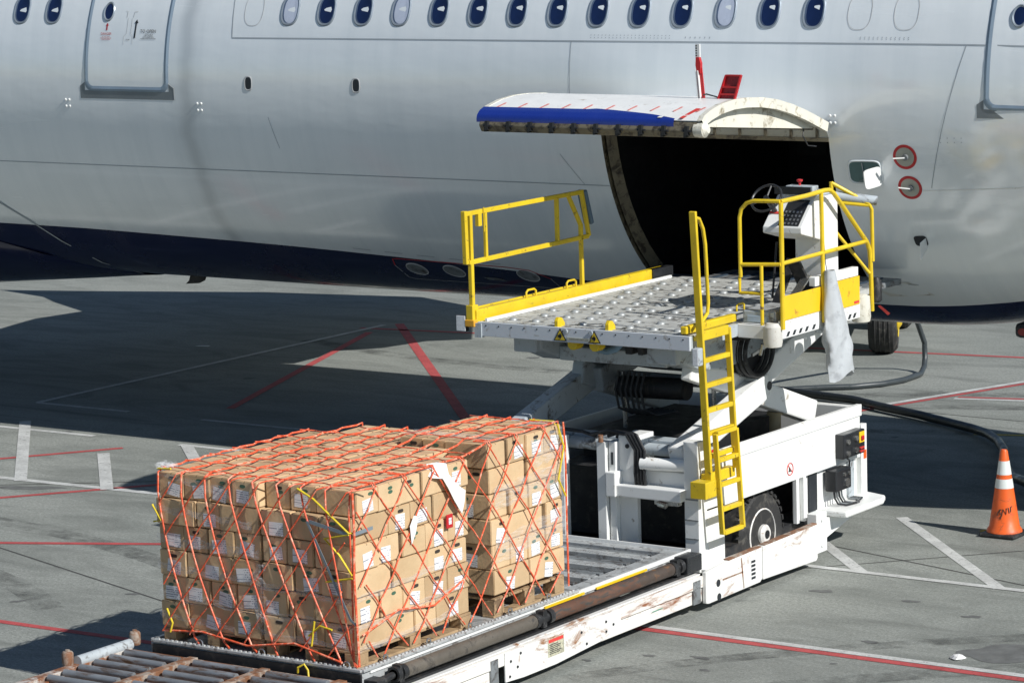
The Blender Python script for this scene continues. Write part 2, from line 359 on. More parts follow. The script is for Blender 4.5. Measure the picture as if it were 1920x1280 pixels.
OX0, OX1, OT, OB = -3.374, -.56, -5.55, -51.0
xs = sorted(set([-34+.8*i for i in range(38)]+[-3.374,-.56]+[-3.0+.4*i for i in range(6)]+[-.2+.25*i for i in range(32)]))
xs = [x for x in xs if x < 7.6]
nlow, nop, nup = 4, 24, 64
def phs(x):
    p0 = stripe(x); l1 = max(OB, p0+.6)
    top = 180-stripe(x)
    return [p0+(l1-p0)*k/nlow for k in range(nlow)] + [l1+(OT-l1)*k/nop for k in range(nop)] + [OT+(top-OT)*k/nup for k in range(nup+1)]
PH = [phs(x) for x in xs]
m = MB()
m.grid(lambda i, j: S(xs[i], PH[i][j]), len(xs), len(PH[0]),
       skip=lambda i, j: xs[i] >= OX0-1e-6 and xs[i+1] <= OX1+1e-6 and nlow <= j < nlow+nop)
# rounded corners of the opening
for (cx, cp, sx, sp) in ((OX0,OT,1,-1),(OX1,OT,-1,-1)):
    r = .13; k = 8
    arc = [S(cx+sx*(r-r*sin(a)), cp+sp*math.degrees((r-r*cos(a))/R0), .001) for a in [pi/2*i/k for i in range(k+1)]]
    c = S(cx, cp, .001)
    m.add([c]+arc, [[0,i+1,i+2] for i in range(k)])
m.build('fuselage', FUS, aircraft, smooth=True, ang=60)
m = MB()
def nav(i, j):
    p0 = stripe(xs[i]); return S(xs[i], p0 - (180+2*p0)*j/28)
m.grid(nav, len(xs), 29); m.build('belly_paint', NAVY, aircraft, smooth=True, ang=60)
# nose cap and far tail end keep the hull closed
e = MB(); e.add([S(xs[-1], a) for a in range(0,360,12)], [list(range(30))]); e.add([S(xs[0], a) for a in range(0,360,12)], [list(range(30))]); e.build('hull_end', FUS, aircraft)

def strip(m, pts, w, off=.0025, flat=None):
    """thin band on the hull: pts are (x, phi)"""
    P = []
    n = len(pts)
    for i, (x, p) in enumerate(pts):
        a = pts[max(0,i-1)]; b = pts[min(n-1,i+1)]; dx = b[0]-a[0]; dp = radians(b[1]-a[1])*R0; L = hypot(dx,dp) or 1
        nx, npn = -dp/L*w/2, dx/L*w/2
        P.append((S(x+nx, p+math.degrees(npn/R0), off), S(x-nx, p-math.degrees(npn/R0), off)))
    m.grid(lambda i, j: P[i][j], n, 2)
def poly(m, pts, off=.003):
    m.add([S(x,p,off) for x,p in pts], [list(range(len(pts)))])
def seg(a, b, n=10): return [(a[0]+(b[0]-a[0])*i/n, a[1]+(b[1]-a[1])*i/n) for i in range(n+1)]
def oval(cx, cp, rx, rz, n=32, e=2.0):
    out = []
    for k in range(n):
        a = 2*pi*k/n; c, s_ = cos(a), sin(a)
        out.append((cx+rx*math.copysign(abs(c)**(2/e), c), cp+math.degrees(rz*math.copysign(abs(s_)**(2/e), s_)/R0)))
    return out
def ring(m, outer, inner, o1=.001, o2=.010, o3=.004):
    n = len(outer); mid = [((a[0]*.6+b[0]*.4), (a[1]*.6+b[1]*.4)) for a, b in zip(outer, inner)]
    L = [[S(*p, o1) for p in outer], [S(*p, o2) for p in mid], [S(*p, o3) for p in inner]]
    b = len(m.v)
    for l in L: m.v += l
    for i in range(2):
        for k in range(n): m.f.append([b+i*n+k, b+i*n+(k+1) % n, b+(i+1)*n+(k+1) % n, b+(i+1)*n+k])
m = MB()
strip(m, seg((-8.62,34),(-8.53,12.75),12), .012); strip(m, seg((-8.53,12.75),(3.5,12.8),30), .014)
strip(m, seg((-34,-21.2),(-3.38,-21.8),60), .010); strip(m, seg((-3.75,12.7),(-3.75,-3.5),10), .008); strip(m, seg((-3.7,-21.8),(-3.95,-14),8), .006)
strip(m, seg((1.0,12.8),(.55,-20),12), .008)
strip(m, seg((-8.0,-7),(-7.9,-15),4), .006)
for k in range(5): strip(m, seg((-7.45+k*.45,-46.5-.75*k),(-7.2+k*.45,-46.9-.75*k),2), .012)
m.build('panel_seam', SEAM, aircraft)
m = MB(); strip(m, seg((.45,-20.6),(3.5,-20.9),16), .012); m.build('white_pinstripe', W_PAINT, aircraft)
# passenger windows
wi = MB(); ring(wi, oval(0,19.98,.137,.192,36,2.6), oval(0,19.98,.103,.158,36,2.6), .001,.012,.004)
pa = MB(); poly(pa, oval(0,19.98,.104,.159,36,2.6), .0045)
cr = MB(); cr.add([S(x,p,.006) for x,p in oval(-.0,19.98,.102,.156,36,2.6)[10:28]]+[S(x+.018,p,.006) for x,p in oval(-.0,19.98,.102,.156,36,2.6)[10:28]],
                  [[k,k+1,18+k+1,18+k] for k in range(17)])
def window(x, shade, first=[]):
    if not first:
        fo = wi.build('window', WINF, aircraft, smooth=True); po = pa.build('pane', GLASS, fo); ro = cr.build('inner_reveal', M('window_reveal',(.10,.15,.25),.4,var=.4), fo); first += [fo, po, ro]
    f, p, r = first
    f2 = f.copy(); COL.objects.link(f2); f2.parent = aircraft; f2.location = (x,0,0)
    p2 = p.copy(); COL.objects.link(p2); p2.parent = f2
    r2 = r.copy(); COL.objects.link(r2); r2.parent = f2
    if shade:
        p2.data = p2.data.copy(); p2.data.materials[0] = SHADE; f2['label'] = 'cabin window with its shade pulled down'
WX = [-7.714+.533*i for i in range(14)]
for i, x in enumerate(WX): window(x, i in (0,3,11))
for x in (-11.945,-11.418,-12.48): window(x, False)
f, p, r = window.__defaults__[0]
for o in (r, p, f): bpy.data.objects.remove(o)
m = MB()
for x in (-8.25,-.245,.29): 
    m = MB(); o = oval(x,19.98,.137,.192,36,2.6); strip(m, o+[o[0]], .007); m.build('plugged_window_outline', SEAML, aircraft)
# passenger doors
def text(body, size, x, ph, mat, parent, off=.010, name='lettering'):
    c = bpy.data.curves.new(name, 'FONT'); c.body = body; c.size = size; c.align_x = 'CENTER'; c.resolution_u = 2; c.space_line = .85
    o = bpy.data.objects.new(name, c); COL.objects.link(o); o.parent = parent; c.materials.append(mat)
    a = radians(ph); n = Vector((0,-cos(a),sin(a))); t = Vector((0,sin(a),cos(a)))
    P = S(x, ph, off)-Vector(ROOT[parent.name]); o.matrix_local = Matrix.Translation(P) @ Matrix((Vector((1,0,0)),t,n)).transposed().to_4x4()
    return to_mesh(o)
def to_mesh(o):
    bpy.context.view_layer.update(); dg = bpy.context.evaluated_depsgraph_get()
    me = bpy.data.meshes.new_from_object(o.evaluated_get(dg)); n = bpy.data.objects.new('lettering', me); COL.objects.link(n)
    n.parent = o.parent; n.matrix_local = o.matrix_local.copy(); bpy.data.objects.remove(o); return n
def pdoor(xa, xb, det):
    r = .11; bot = -1.4
    def rr(d):   # outline, from top left down and round to top right; d = inset
        a0, a1, b = xa+d, xb-d, bot+math.degrees(d/R0); q = max(.02, r-d*.5)
        pts = [(a0, 45-(45-b-math.degrees(q/R0))*i/16) for i in range(17)]
        pts += [(a0+q-q*cos(t), b+math.degrees((q-q*sin(t))/R0)) for t in [pi/2*i/6 for i in range(1,7)]]
        pts += [(a1-q+q*sin(t), b+math.degrees((q-q*cos(t))/R0)) for t in [pi/2*i/6 for i in range(0,7)]]
        pts += [(a1, b+math.degrees(q/R0)+(45-b-math.degrees(q/R0))*i/16) for i in range(17)]
        return pts
    po = rr(0); pi_ = rr(.062)
    d = MB(); L = [S(*p,.004) for p in rr(.05)]
    half = len(L)//2
    b = len(d.v); d.v += L; nn = len(L)
    for k in range(half-1): d.f.append([b+k, b+k+1, b+nn-2-k, b+nn-1-k])
    door = d.build('passenger_door', FUS, aircraft, smooth=True, ang=60)
    fr = MB(); mid = rr(.03)
    rows = [[S(*p,.001) for p in po],[S(*p,.014) for p in mid],[S(*p,.006) for p in pi_]]
    fr.grid(lambda i, j: rows[i][j], 3, len(po)); fr.build('door_surround', DOORF, door, smooth=True)
    s = MB(); poly(s, [(xa-.075,-.2),(xa-.075,-3.3),(xb+.085,-3.3),(xb+.085,-.4),(xb+.0,1.0),(xb+.0,-1.8),(xa,-1.8),(xa,1.1)], .004)
    s = MB()
    for quad in ([(xa-.075,-.1),(xa-.075,-3.3),(xa+.0,-3.3),(xa+.0,.9)], [(xa,-1.2),(xa,-3.3),(xb,-3.3),(xb,-1.2)], [(xb,.9),(xb,-3.3),(xb+.085,-3.3),(xb+.085,-.3)]): poly(s, quad, .003)
    s.build('sill_plate', SILL, door)
    h = MB(); strip(h, [(xb+.0,.95),(xb+.087,-.2),(xb+.09,-3.2)], .014, .006); h.build('sill_edge', W_PAINT, door)
    px = xa+.33
    w = MB(); ring(w, oval(px,19.4,.088,.125), oval(px,19.4,.062,.095), .005,.018,.008); wo = w.build('porthole', WINF, door, smooth=True)
    w = MB(); poly(w, oval(px,19.4,.063,.096), .009); w.build('pane', GLASS, wo)
    if det:
        a = MB(); poly(a, [(px-.008,14.4),(px+.012,14.4),(px+.012,15.7),(px-.008,15.7)], .008); poly(a, [(px-.02,15.6),(px+.025,15.6),(px+.003,16.4)], .008); a.build('red_arrow', INKR, door)
        text('DANGER', .042, px, 13.2, INKR, door)
        text('DO NOT OPEN\nIF RED LIGHT FLASHES\nCABIN PRESSURE', .018, px, 12.55, INKR, door)
        ax = xa+.785
        a = MB(); poly(a, [(ax-.012,12.4),(ax+.012,12.4),(ax+.018,16.4),(ax-.004,16.4)], .008); poly(a, [(ax-.02,16.3),(ax+.04,16.3),(ax+.012,17.3)], .008); a.build('black_arrow', INK, door)
        text('TO OPEN', .058, ax+.21, 13.8, INK, door)
        text('1 PUSH FLAP IN\n2 LIFT HANDLE\n3 PULL DOOR OUT\n4 SLIDE DOOR FORWARD', .021, ax+.22, 13.25, INK, door)
        a = MB(); hx = ax-.15
        strip(a, [(hx-.03,19.5),(hx+.0,19.4),(hx-.005,17.8)], .007, .008); strip(a, [(hx+.16,19.4),(hx+.11,19.3),(hx+.10,17.8)], .007, .008)
        strip(a, [(hx+.02,17.6),(hx+.02,13.6),(hx-.02,12.9),(hx-.02,10.6)], .005, .008); strip(a, [(hx+.085,17.6),(hx+.085,13.6),(hx+.12,12.9),(hx+.12,10.8)], .005, .008)
        a.build('handle_outline', SEAML, door)
        text('PUSH', .025, hx+.05, 11.8, INK, door)
pdoor(-10.83,-9.49,True); pdoor(1.21,2.56,False)
# small fittings on the hull
m = MB()
for x, p, k in ((-8.263,1.38,0),(-6.676,1.38,1)):
    m = MB(); ring(m, oval(x,p,.062,.088,24,3), oval(x,p,.042,.068,24,3), .001,.006,.003); o = m.build('drain_port', SEAML, aircraft)
    m = MB(); poly(m, oval(x,p,.044,.07,24,3), .0035); m.build('recess', INK, o)
def rivets(cx, cp, dx, dp):
    m = MB()
    for i in (0,1):
        for j in (0,1):
            c = S(cx+i*dx, cp-j*dp, .0); m.lathe([(.016,-.002),(.014,.008),(.006,.012)], (0,0,0), 'z', 8)
            for v in m.v[-24:]:
                a = radians(cp); n = Vector((0,-cos(a),sin(a))); t = Vector((0,sin(a),cos(a))); q = v.copy(); v.xyz = c + Vector((1,0,0))*q.x + t*q.y + n*q.z
    m.build('fastener_cluster', W_PAINT, aircraft, smooth=True)
for a in ((-11.16,-3.8,.06,1.7),(-9.06,-4.0,.06,1.7),(-4.27,-4.1,.06,.01),(-.53,-3.2,.055,1.6)): rivets(*a)
m = MB(); rnd = random.Random(3)
for (x0,x1,p0,p1,nx,np_) in ((-3.5,-2.5,14.2,13.6,22,2),(-.2,.35,14.2,13.8,12,2),(-2.3,-2.0,13.9,13.7,6,2),(-12.4,-12.3,10,6,2,2),(-5,-4.6,-6.3,-6.5,5,1),(.72,.95,-8.0,-9,4,2)):
    for i in range(nx):
        for j in range(np_):
            poly(m, oval(x0+(x1-x0)*i/max(1,nx-1), p0+(p1-p0)*j/max(1,np_-1), .006,.006,6), .003)
m.build('rivet_dots', SEAM, aircraft)['kind'] = 'stuff'
# belly panel with red outline and three oval vents
m = MB(); c = [(-6.97,-50.3),(-5.3,-50.3),(-4.93,-52),(-4.78,-60.6),(-5.2,-61.8),(-6.9,-61.4),(-7.05,-60.5),(-6.97,-50.3)]
m = MB(); strip(m, [(-7.02,-53.5),(-6.97,-50.4)]+seg((-6.9,-50.1),(-5.35,-51.2),8)+[(-5.05,-52.2),(-4.86,-56)], .016, .004); m.build('red_panel_outline', INKR, aircraft)
m = MB(); strip(m, [(-7.02,-53.5),(-7.02,-60.5)]+seg((-6.95,-61.3),(-5.0,-62.0),8)+[(-4.86,-61),(-4.86,-56)], .010, .004); m.build('panel_outline', SEAML, aircraft)
for x in (-6.74,-6.2,-5.15):
    m = MB(); ring(m, oval(x,-55.1,.145,.145), oval(x,-55.1,.130,.130), .001,.008,.003); o = m.build('oval_vent', SEAML, aircraft)
    m = MB(); poly(m, oval(x,-55.1,.131,.131), .004); m.build('mesh_screen', GREY, o)
m = MB(); poly(m, [(-5.85,-57.4),(-5.62,-57.5),(-5.55,-59),(-5.8,-59)], .004); m.build('drain_plate', GREY, aircraft)
# service panel, probes, hatch, forward of the cargo door
m = MB(); ring(m, oval(-.18,-16.0,.20,.135,32,5), oval(-.18,-16.0,.178,.113,32,5), .001,.012,.004); sv = m.build('service_panel', FUS, aircraft, smooth=True)
m = MB(); poly(m, oval(-.18,-16.0,.18,.115,32,5), .0045); m.build('recess', TEAL, sv)
m = MB(); a = S(-.10,-15.4,.02); m.tube([S(-.2,-13.8,.012),S(-.19,-17.5,.02),S(-.26,-18.2,.02)], .006, 6); m.build('latch_lever', SILL, sv)
# hinged flap standing open at the panel's forward edge
A = S(.0,-14.4,.005); B = S(-.01,-19.2,.005); d = Vector((-.02,-.34,-.02)); fl = []
q = 6
for i in range(q+1):
    for u in (0,): pass
pts = []
for k in range(28):
    a = 2*pi*k/28; cu = math.copysign(abs(cos(a))**.4, cos(a)); cv = math.copysign(abs(sin(a))**.4, sin(a))
    pts.append(A+(B-A)*(.5-.5*cv*.98)+d*(.5+.5*cu)*.98)
m = MB(); off = Vector((.012,0,.002)); m.add(pts+[p+off for p in pts], [list(range(28))[::-1], list(range(28,56))]+[[k,(k+1) % 28,28+(k+1) % 28,28+k] for k in range(28)])
m.build('open_flap', W_PAINT, sv, smooth=True)
for x, p in ((.30,-12.4),(.307,-19.8)):
    m = MB(); ring(m, oval(x,p,.135,.135,40), oval(x,p,.103,.103,40), .002,.003,.002); o = m.build('red_ring', RED, aircraft)
    m = MB(); poly(m, oval(x,p,.104,.104,32), .003); m.build('probe_plate', M('probe_plate_paint',(.42,.42,.36),.5,var=.1), o)
    c0 = S(x+.01,p,.0); nrm = (S(x,p,1)-S(x,p,0)).normalized()
    m = MB(); m.tube([c0, c0+nrm*.03], .032, 14); m.build('probe_base', GREY, o, smooth=True)
    m = MB(); m.bar(c0+nrm*.03, c0+nrm*.10+Vector((-.10,0,.012 if p > -15 else .04)), .03,.012); m.build('probe_vane', W_PAINT, o, bevel=.003)
m = MB(); poly(m, oval(.27,-34.2,.075,.07,24,4), .004); o = m.build('drain_hatch', INK, aircraft)
A = S(.33,-33.4,.004); B = S(.31,-36.4,.004); m = MB(); m.add([A, A+Vector((.02,-.16,-.03)), B+Vector((.02,-.20,-.10)), B, A+Vector((.008,0,0)), A+Vector((.028,-.16,-.03)), B+Vector((.028,-.20,-.10)), B+Vector((.008,0,0))],
    [(0,1,2,3),(7,6,5,4),(0,4,5,1),(1,5,6,2),(2,6,7,3),(3,7,4,0)]); m.build('hatch_flap', W_PAINT, o)
m = MB(); poly(m, [(-.62,-48.5),(-.1,-48.0),(.1,-54),(-.45,-54.5)], .003); m.build('patch_panel', M('patch_paint',(.56,.57,.54),.35,var=.12,dirt=(.3,.3,.28),dirt_amt=.25), aircraft)
m = MB()
for k in range(3): strip(m, seg((-.52+k*.2,-48.9),(-.4+k*.2,-49.2),2), .012, .006)
m.build('scuff_marks', SEAM, aircraft)
# blade aerial and a lamp pod under the belly
m = MB(); m.prism([(-11.50,1.84),(-11.24,1.84),(-11.29,1.74),(-11.38,1.70),(-11.60,1.68),(-11.54,1.73)], 'y', YC-.08, YC-.04); m.build('blade_aerial', DARK, aircraft, bevel=.004)
m = MB(); m.box(.86,1.35,10.3,10.6,1.90,2.06); o = m.build('lamp_pod', BLK, aircraft, bevel=.05); m = MB(); m.add([(.97+.06*cos(a),10.292,1.97+.04*sin(a)) for k,a in enumerate([2*pi*i/16 for i in range(16)])],[list(range(16))]); m.build('red_lens', M('dim_red',(.25,.02,.02),.4), o)
# wing-body fairing, then an unseen plate that casts a shadow on the apron
def fair(i, j):
    x = -11.9-.0*i - i*1.0; t = min(1, i/4.0); a = -80+ (40*t)-(200+0)*0
    lo = -160; hi = -80+48*t**.6; ph = hi+( -180-hi - hi)*0
    ph = hi + (-180-2*hi)*j/24
    bulge = .02+.34*t*sin(pi*(j/24))**.5
    p = S(x, ph, bulge); p.z = max(p.z, 1.80-.27*min(1,t*1.3)); return p
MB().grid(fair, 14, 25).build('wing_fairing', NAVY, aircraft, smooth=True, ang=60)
m = MB(); strip(m, [(-13.9,-24.5),(-12.83,-35.3),(-12.49,-42.4),(-12.25,-51),(-12.05,-64),(-11.9,-78)], .03, .012); m.build('fairing_edge', SEAM, aircraft)
WSH = [(-12.6,13.6),(-12.85,14.37),(-13.26,15.01),(-12.84,15.15),(-12.87,15.77),(-13.03,16.29),(-12.53,16.84),(-12.31,17.66),(-11.78,18.07),(-13.74,20.91),(-15.2,21.49),(-18.07,20.93),(-21.03,19.85),(-22.59,19.36),(-21.24,19.0),(-20.59,18.58),(-19.4,17.95),(-19.55,16.99),(-19.3,15.92),(-19.16,14.04),(-16.0,13.2)]
m = MB(); m.prism([(a+3.226,b-.453) for a,b in WSH], 'z', 2.46, 2.52); m.build('shadow_plate', W_PAINT, aircraft)  # added plate hidden behind the hull, outline shaped to the wanted ground shadow
# cargo opening: jambs, lintel, bay blackened for its inner shade
def jamb(x, w):
    m = MB(); n = 24; d = .15
    rows = []
    for k in range(n+1):
        p = OT+(OB-OT)*k/n; rows.append((S(x,p,-.002), S(x,p,-d), S(x+w,p,-d), S(x+w*.4,p,-.03)))
    m.grid(lambda i, j: rows[i][j], n+1, 4); m.build('door_jamb', TAN, aircraft, smooth=True)
jamb(OX0, .10); jamb(OX1, -.05)
m = MB(); m.box(OX0, OX1, 8.93, 9.0, 4.10, 4.225); lt = m.build('door_lintel', CREAM, aircraft)
m = MB()
for k in range(9): m.box(OX0+.18+k*.31, OX0+.21+k*.31, 8.915, 8.932, 4.10, 4.224)
m.box(OX0, OX1, 8.915, 8.99, 4.06, 4.098); m.build('hinge_bracket', TAN, lt)
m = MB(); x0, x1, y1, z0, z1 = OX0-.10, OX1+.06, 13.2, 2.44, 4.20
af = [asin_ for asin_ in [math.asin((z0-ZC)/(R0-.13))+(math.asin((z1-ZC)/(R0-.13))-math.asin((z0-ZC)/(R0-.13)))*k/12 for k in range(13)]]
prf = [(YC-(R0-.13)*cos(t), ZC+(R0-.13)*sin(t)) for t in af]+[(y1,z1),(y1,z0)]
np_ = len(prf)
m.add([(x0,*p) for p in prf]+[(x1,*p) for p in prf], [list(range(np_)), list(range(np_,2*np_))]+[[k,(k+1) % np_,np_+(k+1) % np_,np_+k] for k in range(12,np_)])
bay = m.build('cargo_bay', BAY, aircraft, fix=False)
m = MB()
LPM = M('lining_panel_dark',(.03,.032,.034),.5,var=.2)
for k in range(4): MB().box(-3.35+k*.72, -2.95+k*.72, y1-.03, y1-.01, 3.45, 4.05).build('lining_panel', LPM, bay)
m = MB(); m.box(OX0+.03, OX1-.02, 9.55, 9.95, 2.36, 2.435); m.build('door_sill', GREY, aircraft, bevel=.01)
# cargo door, open and standing out level above the opening
ARC = [(8.80,4.27),(8.62,4.335),(8.35,4.43),(8.05,4.52),(7.75,4.59),(7.45,4.635),(7.15,4.655),(6.90,4.655),(6.65,4.63),(6.45,4.585),(6.34,4.545),(6.29,4.50)]
def inner(d):
    out = []
    for i, (y, z) in enumerate(ARC):
        a = ARC[max(0,i-1)]; b = ARC[min(len(ARC)-1,i+1)]; dy, dz = b[0]-a[0], b[1]-a[1]; L = hypot(dy,dz); out.append((y-dz/L*d*-1*-1, z+dy/L*d))
    return out
DX0, DX1 = -3.14, -.52
def taper(x, i):  # far corner of the door rounds off
    return x
m = MB(); IN = inner(.02)
secs = [(DX0,.0),(DX0+.02,0),(DX0+.4,0),(DX0+.8,0),(-1.6,0),(-.9,0),(DX1,0)]
m.grid(lambda i, j: (secs[i][0], ARC[j][0], ARC[j][1]), len(secs), len(ARC))
m.grid(lambda i, j: (secs[i][0], IN[j][0], IN[j][1]), len(secs), len(ARC))
m2 = m
cd = m.build('cargo_door', W_PAINT, aircraft, smooth=True, ang=50)
# end rims
IN2 = inner(.095)
for xa, xb, nm in ((DX1-.03, DX1+.03, 'end_rim'), (DX0-.01, DX0+.05, 'end_rim')):
    m = MB()
    for k in range(len(ARC)-1):
        a, b, c, d = ARC[k], ARC[k+1], IN2[k+1], IN2[k]
        m.add([(xa,*a),(xa,*b),(xa,*c),(xa,*d),(xb,a[0],a[1]+.004),(xb,b[0],b[1]+.004),(xb,*c),(xb,*d)], [(0,1,2,3),(7,6,5,4),(0,4,5,1),(2,6,7,3)])
    m.build(nm, CREAM, cd, smooth=True)
m = MB(); pl = [(y,z-.09) for y,z in ARC[1:-2]]
m.prism(pl+[(6.42,4.43),(8.66,4.22)], 'x', DX1-.10, DX1-.06); m.build('end_plate', CREAM, cd)
m = MB(); m.prism([(8.7,4.20),(6.42,4.42),(6.42,4.45),(8.7,4.23)], 'x', DX0+.02, DX1-.1); m.build('inner_skin', TAN, cd)
m = MB(); m.prism([(6.29,4.485),(6.26,4.40),(6.30,4.335),(6.44,4.335),(6.46,4.52)], 'x', DX0+.03, DX1-.02); m.build('latch_beam', TAN, cd, bevel=.012)
m = MB(); m.lathe([(.04,0),(.075,.02),(.075,.12),(.03,.16)], (DX1-.08,6.33,4.41), 'x', 18); m.build('corner_fitting', CREAM, cd, smooth=True)
for k in range(10):
    x = DX0+.14+k*.262
    m = MB(); m.box(x-.018,x+.018,6.235,6.30,4.36,4.45); m.box(x-.035,x-.01,6.245,6.3,4.34,4.385); m.tube([(x-.04,6.25,4.40),(x+.05,6.25,4.40)], .012, 8); m.build('latch_hook', BLK, cd)
# blue band on the door's outer edge, fading to nothing at the near end
m = MB(); nb = 26
def band(i, j):
    x = DX0-.004+(DX1-.28-DX0)*i/nb; t = i/nb
    w = .15 if t < .55 else .15*(1-((t-.55)/.45)**1.3)+.02
    s_ = (1-j/10)*w
    # walk along the arc from its outer end
    k = len(ARC)-1; rem = s_
    P = Vector(ARC[k])
    while k > 0:
        Q = Vector(ARC[k-1]); L = (Q-P).length
        if rem <= L: P = P+(Q-P)*(rem/L); break
        rem -= L; P = Q; k -= 1
    return (x, P.x-.004, P.y+.005)
def band2(i, j):
    if j < 11: return band(i, j)
    p = band(i, 10); return (p[0], p[1]-.012, p[2]-.035*(j-10))
m.grid(band2, nb+1, 13); m.build('blue_band', BLUE, cd, smooth=True)
def onarc(s_):
    k = len(ARC)-1; rem = s_; P = Vector(ARC[k])
    while k > 0:
        Q = Vector(ARC[k-1]); L = (Q-P).length
        if rem <= L: return P+(Q-P)*(rem/L)
        rem -= L; P = Q; k -= 1
    return P
for k in range(10):
    x = DX0+.16+k*.262; a = onarc(.14); b = onarc(.27)
    m = MB(); m.add([(x-.012,a.x,a.y+.008),(x+.012,a.x,a.y+.008),(x+.04,b.x,b.y+.008),(x+.015,b.x,b.y+.008)], [(0,1,2,3)]); m.build('red_dash', M('pale_red_mark',(.78,.25,.22),.5,var=.1), cd)
for (x, w, mt, nm) in ((DX1-.20,.03,REDL,'red_stripe'),(DX1-.45,.03,W_PAINT,'white_stripe')):
    a = onarc(-.0+.02); b = onarc(.22); m = MB(); m.add([(x-w,a.x-.014,a.y-.0+.011),(x+w*.6,a.x-.014,a.y+.011),(x+w*1.9+.05,b.x,b.y+.011),(x+.05,b.x,b.y+.011)], [(0,1,2,3)]); m.build(nm, mt, cd)
# vent handle lever and open red flap on top of the door
hx, hy = -.965, 7.02
m = MB(); m.bar((hx,hy,4.64),(hx-.02,hy,4.93),.045,.012,(1,0,0)); m.bar((hx+.03,hy,4.64),(hx+.004,hy,4.93),.012,.05,(0,1,0)); lv = m.build('vent_handle', W_PAINT, cd, bevel=.003)
m = MB(); m.bar((hx+.04,hy+.005,4.64),(hx+.012,hy+.005,4.95),.014,.06,(1,0,0)); m.add([(hx-.01,hy-.02,4.93),(hx+.036,hy-.02,4.90),(hx+.038,hy-.02,5.0),(hx+.02,hy-.02,5.06),(hx-.015,hy-.02,5.06),(hx-.02,hy-.02,4.98),
    (hx-.01,hy+.02,4.93),(hx+.036,hy+.02,4.90),(hx+.038,hy+.02,5.0),(hx+.02,hy+.02,5.06),(hx-.015,hy+.02,5.06),(hx-.02,hy+.02,4.98)], [(0,1,2,3,4,5),(11,10,9,8,7,6)]+[[i,(i+1) % 6,6+(i+1) % 6,6+i] for i in range(6)]); m.build('red_grip', RED, lv)
m = MB(); m.box(hx-.025,hx+.025,hy-.008,hy+.008,5.06,5.19); sc = m.build('serrated_tip', W_PAINT, lv)
m = MB()
for k in range(5): m.box(hx-.02,hx-.004,hy-.012,hy-.009,5.07+k*.024,5.082+k*.024)
m.build('tip_marks', INK, lv)
m = MB(); m.add([(-.70,7.05,4.66),(-.50,7.0,4.67),(-.42,7.06,4.95),(-.60,7.1,4.95)], [(0,1,2,3)])
fl = MB()
P0, P1, P2, P3 = Vector((-.72,7.0,4.655)), Vector((-.535,7.0,4.655)), Vector((-.475,7.03,4.885)), Vector((-.645,7.03,4.885))
fl.add([P0,P1,P2,P3]+[p+Vector((0,.02,0)) for p in (P0,P1,P2,P3)], [(0,1,2,3),(7,6,5,4),(0,4,5,1),(1,5,6,2),(2,6,7,3),(3,7,4,0)]); fo = fl.build('red_flap', M('dark_red_paint',(.30,.015,.02),.35,var=.2), cd)
m = MB()
for a, b in ((P0,P3),(P1,P2),(P3,P2),((P0+P3)/2.0,(P1+P2)/2.0),(P0*.8+P3*.2,P1*.8+P2*.2)): m.bar(Vector(a)+Vector((0,-.012,0)), Vector(b)+Vector((0,-.012,0)), .016, .03, (0,1,0))
m.build('flap_rib', RED, fo)
m = MB(); m.tube([(-.95,7.05,4.68),(-.85,6.98,4.70),(-.74,7.0,4.67)], .008, 6); m.build('flap_stay', BLK, fo)
m = MB(); m.tube([(-.62,8.50,4.24),(-.60,8.45,4.16),(-.57,8.5,4.06),(-.50,8.55,4.05)], .007, 6); m.build('door_cable', BLK, cd)

# ------------------------------------------------------------------ the cargo loader
LD = (-1.12, 4.0, 0)
loader = thing('cargo_loader', LD, 'white and yellow cargo loader with its bridge raised to the open hold', 'loader')
XL = -2.24
# lower platform
m = MB()
m.box(XL,-.02,.0,5.08,.38,.46); m.box(XL-.02,XL+.22,.0,5.08,.47,.548); m.box(-.22,-.0,.0,5.08,.47,.548); m.box(XL+.22,-.22,4.94,5.08,.47,.548); m.box(XL+.22,-.22,.0,.12,.47,.548)
deck = m.build('main_platform', GALV, loader, bevel=.004)
m = MB(); m.box(-.005,.012,.1,5.10,.535,.575); m.box(XL+.1,-.01,5.082,5.10,.535,.575); m.build('platform_rim', W_PAINT, deck)
for k, y in enumerate((3.28,3.72,4.18,4.62)):
    m = MB(); m.box(XL+.22,-.24,y,y+.16,.50,.545); m.build('tread_strip', GALV, deck, bevel=.003)
    m = MB(); m.box(XL+.22,-.32,y+.20,y+.25,.47,.535); m.box(XL+.22,-.32,y+.31,y+.38,.47,.52); m.build('roller_tray', GREY, deck, bevel=.004)
m = MB()
for k in range(36):
    for j in range(4): m.bar((XL+.3+.05*k,3.31+.45*j,.5465),(XL+.325+.05*k,3.335+.45*j,.5465),.008,.004)
m.build('tread_dimples', STEEL, deck)
m = MB(); m.box(-2.23,-.0,-.02,.0,.2,.545); m.build('front_plate', DARK, deck)
for ya, yb in ((2.62,3.25),(3.45,4.3)): MB().box(.014,.030,ya,yb,.53,.550).build('yellow_edge_stripe', YELB, deck)
